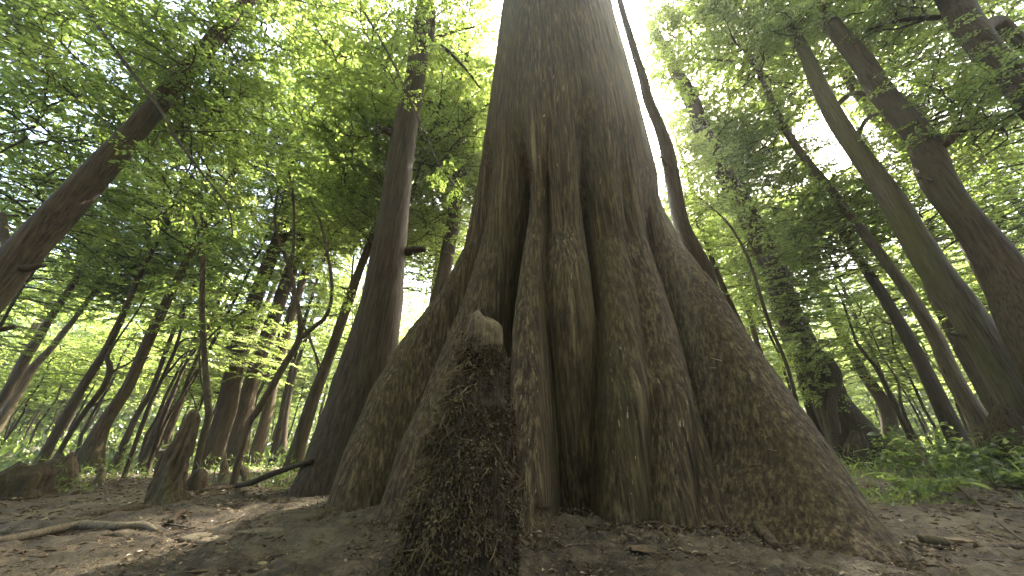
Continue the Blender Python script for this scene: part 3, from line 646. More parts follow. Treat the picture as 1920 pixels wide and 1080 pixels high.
stem_thing('drooping_branch', 'bare forked bough reaching from the upper corner trunk', 'branch',
    [[(1810, 30, 12, 3.5), (1740, 34, 9, 3.7), (1680, 40, 7, 3.9), (1630, 55, 4, 4.0)], [(1740, 34, 5, 3.7), (1690, 52, 4, 3.8), (1640, 60, 3, 3.9), (1600, 85, 2, 4)]], 3.5, 'bark_dark', 'bough', sprays=[(1640, 50, 3.9, .9), (1690, 30, 3.8, .9)])
stem_thing('woody_vine', 'thick looping vine hooked against the ivy-draped trunk', 'vine',
    [[(1568, 815, 17), (1560, 770, 16), (1563, 737, 15), (1571, 712, 14), (1565, 690, 13), (1546, 667, 11), (1520, 652, 8), (1498, 630, 6)]], 5.9, 'bark_dark', 'stem')
stem_thing('sapling', 'slim leafy sapling arching out beside the ivy-draped trunk', 'sapling',
    [[(1500, 815, 7), (1480, 700, 6), (1440, 600, 6), (1405, 490, 5), (1370, 425, 4), (1330, 385, 3), (1310, 370, 2)], [(1390, 460, 3), (1420, 440, 2)]], 5.4, 'bark_dark', sprays=[(1310, 370, 5.4, 1.2), (1340, 400, 5.4, 1.2), (1420, 440, 5.4, 1)])

# ------------------------------------------------------------------ boughs that hang from the big trees
def bough(key, x, y, Y, s, kind='bough'):
    root, base, Q = TREES[key]
    crown(root, kind, at(x, y, Y), s, base=base, tilt=.2)
for (key, x, y, Y, s) in [
    ('leaner', 330, 150, 3.2, .75), ('leaner', 400, 70, 3.3, .9), ('leaner', 240, 90, 3.6, 1.0), ('leaner', 120, 60, 3.8, 1.2), ('leaner', 30, 120, 4, 1.2), ('leaner', 60, 270, 4.3, 1.1), ('leaner', 480, 60, 4.0, 1.1), ('leaner', 300, 340, 4.4, 1.1),
    ('leaner', 160, 200, 4.4, 1.2), ('leaner', 40, 420, 5, 1.2), ('leaner', 200, 20, 3.4, .9), ('leaner', 20, 20, 3.6, 1.0),
    ('behind', 800, 60, 3.5, .7), ('behind', 720, 60, 4.0, 1.0), ('behind', 650, 150, 4.6, 1.0), ('behind', 860, 110, 4.2, .7), ('behind', 690, 260, 4.8, .9), ('behind', 870, 230, 5, .7), ('behind', 600, 40, 4.0, 1.1), ('behind', 640, 330, 5.4, 1.1), ('behind', 840, 330, 5.6, .8), ('behind', 800, 440, 5.8, .8),
    ('m1', 870, 330, 6, .8), ('m1', 855, 240, 6, .9), ('m1', 880, 140, 6, .9), ('m1', 830, 420, 6.2, .8), ('m1', 790, 520, 6.6, .8), ('m1', 775, 470, 7.6, .9), ('m1', 800, 560, 8.2, .8), ('m1', 820, 470, 8.6, .9),
    ('r2', 1290, 60, 5, .9), ('r2', 1375, 100, 6.9, 1.0), ('r2', 1340, 200, 7.0, .8), ('r2', 1385, 265, 7.2, .9), ('r2', 1430, 345, 7.2, .9), ('r2', 1340, 380, 7.0, .8), ('r2', 1490, 440, 7.2, .8), ('r2', 1400, 470, 6.6, .8), ('r2', 1500, 600, 5.9, .7), ('r2', 1465, 540, 5.9, .6), ('r2', 1530, 700, 5.8, .6),
    ('r3', 1495, 70, 4.6, .75), ('r3', 1560, 15, 4.4, .7), ('r3', 1640, 380, 6, .9), ('r3', 1560, 450, 6.6, 1.0),
    ('r4', 1690, 40, 3.9, .9), ('r4', 1575, 70, 4.6, .5), ('r4', 1740, 120, 4.4, 1.0), ('r4', 1800, 220, 5, 1.1), ('r4', 1860, 330, 5.6, 1.1), ('r4', 1640, 20, 4, .9),
    ('r6', 1880, 60, 4.2, .9), ('r6', 1740, 20, 3.6, .8), ('r6', 1900, 240, 4.8, 1), ('r6', 1850, 180, 5, 1),
    ('r2', 1440, 60, 4.8, .9), ('r2', 1340, 20, 4.8, .8), ('r2', 1320, 130, 7.2, .8), ('r2', 1400, 30, 4.8, .8), ('r2', 1300, 150, 7.5, 1.0), ('r2', 1420, 140, 7.5, 1.1), ('r2', 1350, 260, 8, 1.0), ('r2', 1460, 230, 8, 1.1), ('r2', 1290, 240, 8.5, .8), ('r2', 1380, 340, 9, 1.0), ('r3', 1510, 60, 6.5, 1.0), ('r3', 1480, 170, 7, .9), ('r3', 1620, 60, 6.5, 1.0), ('r4', 1660, 170, 7.5, 1.0), ('r4', 1700, 100, 6.5, 1.0), ('r3', 1500, 360, 9, 1.0), ('r4', 1760, 60, 6, 1.0), ('r2', 1240, 60, 5, .45), ('r2', 1245, 130, 5.2, .45), ('r2', 1256, 205, 5.4, .45), ('r2', 1262, 70, 5, .5), ('r2', 1262, 150, 5.2, .5), ('r2', 1282, 235, 7.0, .5), ('r2', 1285, 300, 5.6, .5), ('r2', 1240, 15, 4.8, .45), ('r1', 1250, 380, 6, .5),
    ('leaner', 60, 180, 5, 1.2), ('leaner', 20, 330, 5.6, 1.2), ('leaner', 150, 300, 5.6, 1.2), ('leaner', 90, 20, 4, 1.1), ('leaner', 260, 250, 5.6, 1.1), ('leaner', 360, 250, 5.6, 1.1), ('leaner', 110, 430, 6, 1.2), ('leaner', 280, 430, 6.4, 1.2),
    ('behind', 560, 240, 6, 1.1), ('behind', 470, 320, 6.4, 1.1), ('behind', 640, 430, 6.6, 1.0), ('behind', 700, 380, 6.4, .8),
    ('r2', 1260, 30, 5.2, .7), ('r2', 1450, 280, 6.4, .9), ('r2', 1470, 380, 7, .8),
    ('r3', 1510, 200, 5.6, .8), ('r3', 1590, 520, 7, 1.0), ('r3', 1490, 480, 7.4, 1.0), 
    ('r4', 1790, 300, 6.4, 1.1), ('r4', 1870, 420, 7, 1.1), ('r4', 1660, 120, 5.4, 1.0), ('r4', 1720, 200, 6, 1.0), ('r6', 1820, 120, 5, 1.0), ('r6', 1900, 20, 4, .9), ('r6', 1910, 330, 6, 1.0),
    ('r1', 1290, 330, 6.2, .8), ('r1', 1310, 430, 6.4, .8), ('r1', 1250, 430, 6.8, .6)]:
    bough(key, x, y, Y, s)

for key, (root, base, Q) in list(TREES.items()):
    if key in ('l3', 'r9', 'r11', 'r1', 'behind'): continue
    for q in range(3):
        z = random.uniform(3.8, 9.0); c = np.array([np.interp(z, Q[:, 2], Q[:, k]) for k in (0, 1)])
        s = random.uniform(.5, .85); p = np.array([c[0]+random.gauss(0, .5), c[1]+random.uniform(.2, 1.0), z])
        u, v, d = project(p+np.array([0, 0, .8]))
        if clear(p+np.array([0, 0, .8]), 1.5*s) and d > 3.5 and not (930-2.2*s*FPX/d < u < 1190+2.2*s*FPX/d and base[1] < 4.5): crown(root, 'under', p, s, base=base, tilt=.15)
for (key, x, y, Y, s) in [('l4', 60, 470, 8, 1.0), ('l1', 150, 500, 8.4, .9), ('l1', 210, 450, 9, 1.0), ('l2', 270, 500, 9, 1.0), ('l2', 340, 470, 9.4, .9), ('l5', 100, 570, 10.5, .8), ('l4', 20, 590, 10.5, .9), ('l2', 230, 570, 10.5, .8), ('l6', 310, 590, 11, .8),
                          ('clump_a', 440, 520, 10, .9), ('clump_b', 520, 600, 11, .8), ('f1', 600, 520, 11, .9), ('r10', 1600, 600, 13, 1.0), ('r18', 1700, 560, 11, .9), ('r18', 1840, 520, 10, 1.0), ('r17', 1400, 480, 12, 1.0), ('r16', 1350, 460, 11, .8)]:
    bough(key, x, y, Y, s, 'under')
for k in range(26):      # ivy sprays up the draped trunk
    y = random.uniform(150, 790); q = np.interp(y, [50, 110, 185, 265, 330, 400, 500, 590, 660, 745, 822], [1220, 1255, 1295, 1325, 1360, 1400, 1448, 1480, 1515, 1560, 1600])
    root, base, Q = TREES['r2']; crown(root, 'spray', at(q+random.uniform(-24, 24), y, 6.1), random.uniform(.45, .8), base=base, tilt=.3)
# ------------------------------------------------------------------ the wood behind
KEYPOS = None
occupied = [(b[0], b[1]) for (_, b, _) in TREES.values()]
def far_trunk(x, y, r, h, sides=8):
    n = 14; s = np.linspace(0, 1, n); lx, ly = random.gauss(0, .03)*h, random.gauss(0, .03)*h
    wob = np.cumsum(rng.normal(size=(n, 2)), 0)*.02*h/6; wob[0] = 0
    P = np.stack([lx*s+wob[:, 0], ly*s+wob[:, 1], -.15+s*h], -1)
    R = r*(1-.75*s)+r*.7*np.exp(-s*h/.4)
    V, F, F3 = tube(P, R, sides, True, .08, random.randint(0, 99))
    return new_mesh('trunk', V, [F3, F], [M[random.choice(['bark_dark', 'bark_mid', 'bark_mid', 'bark_pale'])]]), P
n_t = 0
tries = 0
while n_t < 120 and tries < 3000:
    tries += 1
    Yp = random.uniform(9, 46); Xp = random.uniform(-1.75, 1.75)*Yp
    if any(math.hypot(Xp-a, Yp-b) < (1.1 if Yp < 20 else 1.6) for a, b in occupied): continue
    if abs(Xp-.25*Yp*.6) < .8 and Yp < 12: continue
    h = random.uniform(9, 17); z0 = gz(Xp, Yp)
    s = random.uniform(.8, 1.25)
    rt = random.choice([.06, .09, .11, .15, .2, .28])*random.uniform(.8, 1.2)
    dist = 'mid-depth' if Yp < 18 else 'far'; ph = beside((Xp, Yp, 2.0)); wd_ = 'spindly' if rt < .1 else 'slim' if rt < .17 else 'stout'
    root = empty('tree', (Xp, Yp, z0), f'{wd_} {dist} woodland tree seen beside {ph}', 'tree', f'{wd_} {dist} trees beside {ph}')
    me, P = far_trunk(Xp, Yp, rt, h)
    link('trunk', me, root)
    base = np.array([Xp, Yp, z0]); occupied.append((Xp, Yp)); n_t += 1
    zc = h-random.uniform(2, 4)*s
    p = base+P[-1]*np.array([1, 1, 0])+np.array([0, 0, zc])
    if random.random() < .4 and clear(p+np.array([0, 0, 2]), 2.2*s): crown(root, 'canopy', p, s, base=base, tilt=.1)
    if random.random() < .6:
        zc = random.uniform(3, 7.5); p = base+np.array([0, 0, zc])
        if clear(p, 1.8): crown(root, 'under', p, random.uniform(.8, 1.3), base=base, tilt=.1)
# leafy understorey
n_u = 0; tries = 0
while n_u < 230 and tries < 3000:
    tries += 1
    Yp = 6.5+random.random()**.9*32; Xp = random.uniform(-1.8, 1.8)*Yp
    if any(math.hypot(Xp-a, Yp-b) < .4 for a, b in occupied): continue
    if Yp < 7 and abs(Xp) < 1.5: continue
    z0 = gz(Xp, Yp); zc = random.uniform(.7, 1.6)+.14*Yp*random.uniform(.2, 1.3) if Yp > 11 else random.uniform(2.0, 4.2); s = random.uniform(.55, 1.1)
    p = np.array([Xp, Yp, z0+zc])
    if not clear(p+np.array([0, 0, 1]), 1.8*s): continue
    dist = 'nearer' if Yp < 9 else 'mid-depth' if Yp < 16 else 'farther'; ph = beside((Xp, Yp, zc)); lv = 'low' if zc < 2.2 else 'tall'
    root = empty('understorey_tree', (Xp, Yp, z0), f'{lv} {dist} leafy small tree by {ph}', 'small tree', f'{lv} {dist} understorey trees by {ph}')
    n = 10; sx = np.linspace(0, 1, n); wob = np.cumsum(rng.normal(size=(n, 2)), 0)*.05; wob[0] = 0; wob[-1] = 0
    P = np.stack([wob[:, 0], wob[:, 1], -.1+sx*(zc+2.2*s)], -1)
    V, F, F3 = tube(P, .045*s*(1-.8*sx)+.01, 7, True, .05, n_u)
    link('trunk', new_mesh('stem', V, [F3, F], [M['bark_dark']]), root)
    crown(root, 'under', p, s, base=(Xp, Yp, z0), tilt=.1)
    if random.random() < .4: crown(root, 'under', p+np.array([random.gauss(0, .5), random.gauss(0, .5), -zc*.3]), s*.7, base=(Xp, Yp, z0), tilt=.1)
    n_u += 1
# far-off wood that reads as one mass
g = np.random.default_rng(5); n = 260000
clx = g.uniform(-1.25, 1.25, 900); clr = g.uniform(38, 76, 900); clz = np.abs(g.normal(0, 7, 900))+.5
k = g.integers(0, 900, n); off = g.normal(size=(n, 3))*np.array([2.2, 2.2, 1.0])
Pc = np.stack([clr[k]*np.sin(clx[k]), clr[k]*np.cos(clx[k]), clz[k]], -1)+off; Pc[:, 2] = np.abs(Pc[:, 2])
acc = Acc(); leaf_quads(acc, Pc, g.normal(size=(n, 3)), np.array([0, -.3, 1])+g.normal(size=(n, 3))*.5, g.uniform(.3, .55, n), g.uniform(.18, .3, n), np.clip(.5+.18*g.normal(size=900)[k]+.15*g.normal(size=n), 0, 1))
tag(link('distant_woods', acc.mesh('distant_woods', [M['leaf']], False), kind='stuff'), 'far-off mass of sunlit green leaves closing the view between the trunks', 'woods')
# trees added around and behind the viewpoint so their crowns shade the clearing
for (x, y, h, s) in [(-4.5, -2, 11, 1.5), (3.5, -4, 12, 1.5), (-1.5, -6, 12, 1.5), (7, -1, 11, 1.4), (-8, .5, 12, 1.4), (9, 2, 12, 1.4), (-6, -7, 8, 1.5), (1, -9, 7, 1.6), (7, -7, 8, 1.5), (-10, -4, 7, 1.5), (11, -4, 7, 1.5), (4, -12, 6, 1.7), (-4, -12, 6, 1.7)]:
    root = empty('tree', (x, y, 0), 'leafy tree added behind the viewpoint to shade the clearing', 'tree', 'added shade trees behind the viewpoint')
    me, P = far_trunk(x, y, .22, h+2); link('trunk', me, root)
    crown(root, 'canopy', (x, y, h-3), s, base=(x, y, 0))

# ------------------------------------------------------------------ knees and stumps
def knee(name, label, cat, rows, Y, mat, n=(90, 70), lump=.12, seed=0, cap=True, ridge=0.0):
    K = []
    for (y, xl, xr) in rows:
        p = at((xl+xr)/2, y, Y); K.append((*p, (xr-xl)/2*depth_of(p)/FPX))
    K = np.array(sorted(K, key=lambda q: q[2])); g0 = gz(K[0][0], K[0][1])
    if K[0][2] > g0-.03: K = np.vstack([[K[0][0]+(K[0][0]-K[1][0])*.3, K[0][1], g0-.08, K[0][3]*1.1], K])
    na_, nz_ = n
    z = np.linspace(K[0][2], K[-1][2], nz_); c = np.stack([np.interp(z, K[:, 2], K[:, q]) for q in (0, 1, 3)], -1)
    for _ in range(3): c[1:-1] = .25*c[:-2]+.5*c[1:-1]+.25*c[2:]
    a = np.linspace(0, 2*PI, na_, endpoint=False); A_, Z_ = np.meshgrid(a, z)
    r = c[:, 2:3]*np.ones_like(A_)
    x = c[:, 0:1]+r*np.cos(A_); yv = c[:, 1:2]+r*np.sin(A_)
    sc = 1/np.mean(c[:, 2])
    r = r*(1+lump*fbm(x*sc*.9, yv*sc*.9, Z_*sc*.35, seed, 3)+.07*fbm(x*sc*3, yv*sc*3, Z_*sc*1.6, seed+5, 2)+.04*np.abs(fbm(x*sc*9, yv*sc*9, Z_*sc*6, seed+6, 2)))
    r = r*(1+ridge*np.cos(5*A_+2.2*Z_/max(c[:, 2].mean(), .02)*.25+seed)+.5*ridge*np.cos(9*A_+seed*2))
    t_ = np.linspace(0, 1, nz_)[:, None]
    if cap and name != 'stump': r = r*np.sqrt(np.clip(1-((t_-.93)/.07).clip(0, 1)**2*.8, 0, 1))
    x = c[:, 0:1]+r*np.cos(A_); yv = c[:, 1:2]+r*np.sin(A_)
    if name == 'stump': Z_ = Z_+t_**5*(z[-1]-z[0])*(.16*np.abs(fbm(np.cos(A_)*1.6+seed, np.sin(A_)*1.6, 0*A_, seed, 3))-.05)
    base = np.array([K[0][0], K[0][1], g0])
    V = np.vstack([np.stack([x, yv, Z_], -1).reshape(-1, 3), [c[-1, 0], c[-1, 1], z[-1]+(-.2 if name == 'stump' else .1)*c[-1, 2]]])-base
    i = np.arange(nz_-1)[:, None]*na_; j = np.arange(na_)[None]; j2 = (j+1) % na_
    F = np.stack([i+j, i+j2, i+na_+j2, i+na_+j], -1).reshape(-1, 4); F3 = np.stack([(nz_-1)*na_+np.arange(na_), (nz_-1)*na_+(np.arange(na_)+1) % na_, np.full(na_, len(V)-1)], -1)
    root = empty(name, base, label, cat)
    link('body', new_mesh('body', V, [F3, F], [M[mat]]), root)
    return root, base, np.stack([x, yv, Z_], -1), c, z
# foreground knee
KY = 1.36
kroot, kbase, KV, kc, kz = knee('cypress_knee', 'tall shaggy dark knee in front of the giant tree, pale knobbly bare tip', 'root knee',
    [(1135, 735, 965), (1080, 748, 958), (1000, 764, 956), (900, 796, 958), (800, 826, 958), (740, 846, 952), (690, 868, 947), (662, 874, 940)], KY, 'knee', (170, 190), .15, 40, cap=False)
# bare tip
tp = []
for (y, xl, xr) in [(672, 870, 943), (655, 871, 943), (640, 871, 942), (625, 874, 940), (608, 879, 935), (598, 884, 928), (592, 891, 918), (589, 897, 909)]:
    p = at((xl+xr)/2, y, KY); tp.append((*p, (xr-xl)/2*depth_of(p)/FPX))
tp = np.array(tp); nr_ = 70; Q = catmull(tp, nr_); na_ = 90
a = np.linspace(0, 2*PI, na_, endpoint=False); tz_ = np.linspace(0, 1, nr_)[:, None]
r = np.maximum(Q[:, 3:4], .004)*(1+.0*a[None])
x, yv, zv = Q[:, 0:1]+r*np.cos(a), Q[:, 1:2]+r*np.sin(a), Q[:, 2:3]+0*a
r = r*(1+.12*fbm(x*15, yv*15, zv*12, 51, 2)+.035*fbm(x*50, yv*50, zv*35, 52, 2)-.2*np.exp(-((a[None]+1.25)/.35)**2-((tz_-.72)/.12)**2)+.16*np.exp(-((a[None]-6.0)/.6)**2-((tz_-.7)/.16)**2))
x, yv = Q[:, 0:1]+r*np.cos(a), Q[:, 1:2]+r*np.sin(a)
zv = zv+tz_**3*(-.022*np.cos(a[None])-.02*np.exp(-((a[None]-5.3)/.5)**2)+.012*np.exp(-((a[None]-6.1)/.4)**2))
V = np.vstack([np.stack([x, yv, zv], -1).reshape(-1, 3), [x[-1].mean(), yv[-1].mean(), zv[-1].mean()+.003]])-kbase
i = np.arange(nr_-1)[:, None]*na_; j = np.arange(na_)[None]; j2 = (j+1) % na_
F = np.stack([i+j, i+j2, i+na_+j2, i+na_+j], -1).reshape(-1, 4); F3 = np.stack([(nr_-1)*na_+np.arange(na_), (nr_-1)*na_+(np.arange(na_)+1) % na_, np.full(na_, len(V)-1)], -1)
o = link('bare_tip', new_mesh('bare_tip', V, [F3, F], [M['knee_top']]), kroot); o['label'] = 'pale knobbly bare wooden tip'
# shaggy coat of rootlets
g = np.random.default_rng(11); acc = Acc()
nz_, na2, _ = KV.shape
fp, fd, fn, ft, fl_ = [], [], [], [], []
for q in range(7500):
    iz = int(nz_*g.uniform(.01, .995)); ia = g.integers(0, na2)
    p = KV[iz, ia]; out_ = np.array([p[0]-kc[iz, 0], p[1]-kc[iz, 1], 0]); out_ /= np.linalg.norm(out_)
    up_ = iz/nz_; lft = .5-.5*out_[0]
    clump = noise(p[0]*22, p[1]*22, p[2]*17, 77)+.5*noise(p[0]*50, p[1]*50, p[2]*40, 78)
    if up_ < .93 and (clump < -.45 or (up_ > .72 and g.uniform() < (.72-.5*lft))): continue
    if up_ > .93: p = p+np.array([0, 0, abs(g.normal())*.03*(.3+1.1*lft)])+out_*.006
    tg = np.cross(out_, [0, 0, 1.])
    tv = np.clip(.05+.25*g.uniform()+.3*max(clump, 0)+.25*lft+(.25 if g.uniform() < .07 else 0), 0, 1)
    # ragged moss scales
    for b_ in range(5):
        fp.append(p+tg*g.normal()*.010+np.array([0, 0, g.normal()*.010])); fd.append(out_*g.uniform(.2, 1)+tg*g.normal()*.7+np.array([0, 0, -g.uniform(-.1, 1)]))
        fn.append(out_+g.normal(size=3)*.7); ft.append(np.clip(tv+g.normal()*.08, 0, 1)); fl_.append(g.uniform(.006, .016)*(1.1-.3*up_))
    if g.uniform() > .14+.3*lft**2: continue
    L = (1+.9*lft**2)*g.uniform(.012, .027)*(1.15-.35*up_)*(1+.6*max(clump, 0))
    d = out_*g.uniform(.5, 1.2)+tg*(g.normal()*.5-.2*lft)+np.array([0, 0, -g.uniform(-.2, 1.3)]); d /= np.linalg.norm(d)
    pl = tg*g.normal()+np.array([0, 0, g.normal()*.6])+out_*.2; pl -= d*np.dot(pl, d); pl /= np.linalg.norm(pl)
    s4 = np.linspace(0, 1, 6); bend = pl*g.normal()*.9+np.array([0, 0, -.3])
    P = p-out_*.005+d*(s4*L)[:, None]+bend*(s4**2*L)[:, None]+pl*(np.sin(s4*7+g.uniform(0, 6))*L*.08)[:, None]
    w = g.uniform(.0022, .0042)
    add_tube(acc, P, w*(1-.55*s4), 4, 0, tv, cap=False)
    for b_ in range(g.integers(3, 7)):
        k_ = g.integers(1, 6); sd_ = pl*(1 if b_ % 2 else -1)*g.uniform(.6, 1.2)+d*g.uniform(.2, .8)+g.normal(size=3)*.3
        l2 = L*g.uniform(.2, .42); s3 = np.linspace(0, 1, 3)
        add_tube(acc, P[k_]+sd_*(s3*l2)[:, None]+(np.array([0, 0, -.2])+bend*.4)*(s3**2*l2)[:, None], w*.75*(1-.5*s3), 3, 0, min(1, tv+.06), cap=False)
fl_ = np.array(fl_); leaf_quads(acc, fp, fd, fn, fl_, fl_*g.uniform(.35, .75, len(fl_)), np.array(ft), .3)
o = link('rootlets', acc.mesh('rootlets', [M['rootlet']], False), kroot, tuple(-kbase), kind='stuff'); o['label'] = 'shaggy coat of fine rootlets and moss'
# larger pale branching rootlets seen against the dark coat, each one a piece
for (x0, y0, x1, y1, w) in [(782, 985, 765, 1010, 6), (790, 1000, 792, 1035, 6), (868, 1040, 858, 1062, 6), (872, 1020, 868, 1045, 5), (868, 1042, 876, 1056, 5), (826, 1020, 840, 1040, 8), (920, 1045, 912, 1058, 6), (925, 1030, 935, 1058, 5),
                            (790, 925, 765, 940, 6), (800, 955, 770, 965, 6), (812, 880, 790, 892, 5), (822, 860, 800, 880, 5), (846, 760, 830, 775, 5), (880, 680, 892, 690, 5), (884, 668, 874, 684, 4), (838, 800, 820, 812, 5), (905, 1000, 915, 1015, 5), (940, 990, 932, 1010, 4), (828, 840, 812, 850, 5), (872, 715, 860, 728, 5), (890, 700, 880, 712, 4), (835, 985, 838, 1000, 4), (905, 870, 900, 885, 3), (880, 950, 886, 968, 4), (856, 905, 850, 918, 3)]:
    Yk = KY-np.interp((at((x0+x1)/2, (y0+y1)/2, KY))[2], kz, kc[:, 2])*math.sqrt(max(.05, 1-(((x0+x1)/2-np.interp((y0+y1)/2, [590, 1080], [908, 853]))/np.interp((y0+y1)/2, [590, 1080], [30, 105]))**2))-.012
    A_ = at(x0, y0, Yk); B_ = at(x1, y1, Yk-.012); mid = .5*(A_+B_)+rng.normal(size=3)*.006
    ac = Acc(); w3 = w*.5*depth_of(A_)/FPX
    add_tube(ac, catmull([A_, mid, B_], 7), np.linspace(w3*.8, w3*.25, 7), 6, 0, .8, rough=.25, seed=3)
    for q in range(3):
        s0 = A_+(B_-A_)*random.uniform(.3, .8); add_tube(ac, np.array([s0, s0+rng.normal(size=3)*.012+(B_-A_)*.3]), [w3*.4, w3*.15], 5, 0, .75)
    link('rootlet', ac.mesh('rootlet', [M['rootlet']]), kroot, tuple(-kbase))
# the other knees and stumps
knee('twisted_stump', 'twisted leaning stump with bare pale ridges, foot of the wavy upright sapling', 'stump',
     [(958, 284, 350), (920, 292, 340), (870, 305, 344), (840, 321, 358), (810, 338, 368), (785, 350, 373), (768, 357, 371)], 2.95, 'bark_mid', (110, 100), .16, 61, ridge=.14)
knee('stump', 'squat pale-edged broken stump near the slender straight leaning trunk', 'stump', [(925, 76, 130), (890, 88, 132), (868, 100, 134), (855, 112, 134)], 4.0, 'bark_mid', (60, 50), .18, 63, ridge=.1)
knee('stump', 'wide dark mossy stump mound at the frame edge', 'stump', [(955, -60, 70), (915, -20, 68), (890, 20, 80), (872, 45, 78)], 3.4, 'bark_dark', (90, 70), .22, 64, ridge=.1)
knee('cypress_knee', 'tiny pointed knee poking from the low green cover', 'root knee', [(900, 180, 196), (880, 187, 195), (870, 190, 194)], 4.4, 'bark_pale', (30, 30), .15, 65)
knee('cypress_knee', 'slim pale sunlit knee standing among arching grass blades', 'root knee', [(905, 410, 428), (880, 414, 426), (860, 416, 425), (846, 417, 424)], 4.6, 'bark_pale', (30, 40), .15, 66)
knee('cypress_knee', 'small bent pale knee beside the slim sunlit one', 'root knee', [(900, 456, 474), (885, 452, 466), (873, 449, 458)], 4.4, 'bark_pale', (30, 30), .2, 67)
knee('stump', 'small reddish rotten stump poking above the ferns', 'stump', [(880, 1700, 1732), (860, 1698, 1728), (842, 1700, 1724)], 4.2, 'knee_top', (60, 50), .25, 68, ridge=.1)
knee('cypress_knee', 'stout mossy knee at the foot of the sinuous dark stem', 'root knee', [(850, 1885, 1960), (815, 1876, 1935), (785, 1869, 1906), (768, 1866, 1889), (758, 1868, 1882)], 4.9, 'bark_mid', (80, 70), .09, 69, ridge=.07)
knee('cypress_knee', 'hunched dark knee in the grass behind the twisted stump', 'root knee', [(925, 352, 378), (905, 356, 382), (885, 366, 384), (878, 372, 382)], 3.7, 'bark_dark', (40, 40), .25, 70)
knee('stump', 'dark hollow-looking stump under the ivy-draped trunk', 'stump', [(850, 1585, 1625), (830, 1590, 1620), (812, 1597, 1612)], 5.4, 'bark_dark', (60, 50), .25, 71, ridge=.12)

# ------------------------------------------------------------------ fallen sticks
def stick(label, pts, lift=.5, mat='stick', name='fallen_branch', cat='branch', twigs=()):
    P, R = [], []
    for (x, y, w, *zz) in pts:
        p = on_ground(x, y); d = depth_of(p); r = .5*w*d/FPX
        p = p.copy(); z = gz(p[0], p[1])
        hz = zz[0] if zz else 0
        if hz: # raised end: keep it at its own distance and lift it
            p = at(x, y, zz[0]); r = .5*w*depth_of(p)/FPX
        else: p[2] = z+r*lift*1.2
        P.append(p); R.append(max(r, .0025))
    base = np.array([P[0][0], P[0][1], gz(P[0][0], P[0][1])])
    root = empty(name, base, label, cat)
    Q = catmull(np.c_[np.array(P), R], max(14, 8*len(P)))
    V, F, F3 = tube(Q[:, :3]-base, np.maximum(Q[:, 3], .002), 10, True, .12, random.randint(0, 50))
    link('stem', new_mesh('stem', V, [F3, F], [M[mat]]), root)
    for tw in twigs:
        P2 = []; R2 = []
        for (x, y, w) in tw:
            p = on_ground(x, y); r = max(.5*w*depth_of(p)/FPX, .002); p[2] = gz(p[0], p[1])+r*2; P2.append(p); R2.append(r)
        Q = catmull(np.c_[np.array(P2), R2], 14); V, F, F3 = tube(Q[:, :3]-base, Q[:, 3], 7, True, .1, 2)
        link('side_twig', new_mesh('twig', V, [F3, F], [M[mat]]), root)
    return root
stick('long pale crooked fallen branch lying on bare mud', [(-60, 1024, 18), (0, 1016, 16), (60, 1005, 15), (110, 996, 15), (150, 991, 16), (200, 994, 15), (240, 993, 13), (268, 992, 11), (290, 996, 7)], .8,
      twigs=[[(90, 1006, 5), (120, 1010, 4), (150, 1011, 4), (185, 1002, 3)]])
stick('short dark stick below the long pale crooked branch', [(190, 1006, 9), (220, 1005, 9), (245, 1010, 6)], .7, 'bark_mid')
stick('straight dark branch propped against the dark flared trunk', [(440, 912, 9), (470, 905, 10, 3.6), (500, 893, 10, 3.5), (540, 878, 10, 3.4), (585, 864, 9, 3.3)], .6, 'bark_dark')
stick('dark half-buried log in front of the twisted stump', [(140, 975, 10), (190, 970, 12), (240, 962, 13), (278, 957, 12)], .5, 'bark_mid')
stick('thin grey stick behind the half-buried log', [(150, 962, 6), (200, 957, 6), (260, 952, 5), (300, 945, 5)], .5)
stick('thin dark pole lying from the half-buried log to the frame edge', [(-20, 985, 7), (60, 980, 7), (130, 977, 6)], .4, 'bark_dark')
stick('level dark stick on the ground left of the propped branch', [(375, 925, 8), (410, 921, 9), (445, 914, 8), (475, 905, 6)], .5, 'bark_dark')
stick('short dark rotten wood lump on the mud below the twisted stump', [(316, 987, 9), (330, 978, 14), (345, 976, 9), (348, 984, 4)], .8, 'bark_dark')
stick('slim dark stick pointing away from the giant tree front', [(1100, 1007, 6), (1130, 1015, 6), (1165, 1023, 5)], .6, 'bark_dark')
stick('broken root stub with a pale splinter beside the right buttress', [(1402, 993, 14), (1420, 1005, 20), (1445, 1028, 22), (1462, 1040, 14)], .7, 'bark_mid', 'root_stub', 'root', twigs=[[(1376, 997, 4), (1390, 990, 4), (1404, 988, 3)]])
stick('long wiry twig slanting over the bare soil toward the frame corner', [(1790, 915, 5), (1830, 945, 5), (1880, 980, 5), (1935, 1020, 5)], .9, 'twig')
stick('long thin dark twig nearer the fern bank', [(1805, 965, 4), (1840, 985, 5), (1880, 1012, 5)], .9, 'twig')
stick('pale straight stick beside the curled dead leaf', [(1880, 1010, 6), (1905, 1018, 6), (1935, 1026, 6)], .9)
stick('dark rotten branch lying across the frame corner soil', [(1840, 1038, 14), (1880, 1030, 13), (1940, 1024, 12)], .6, 'bark_mid')
stick('pale hollow log scrap resting on bare soil', [(1730, 1022, 15), (1755, 1024, 17), (1780, 1026, 14)], .7, 'bark_mid')
stick('pale twig arching at the edge of the ferns', [(1630, 943, 4), (1680, 946, 4), (1712, 944, 3)], 1.0)
stick('bent grey twig leaning at the fern edge', [(1735, 945, 5), (1750, 937, 5), (1768, 935, 4)], 1.4)
stick('thin dark twig creeping from the right buttress tip', [(1650, 965, 4), (1670, 972, 4), (1690, 983, 3)], .8, 'bark_dark')
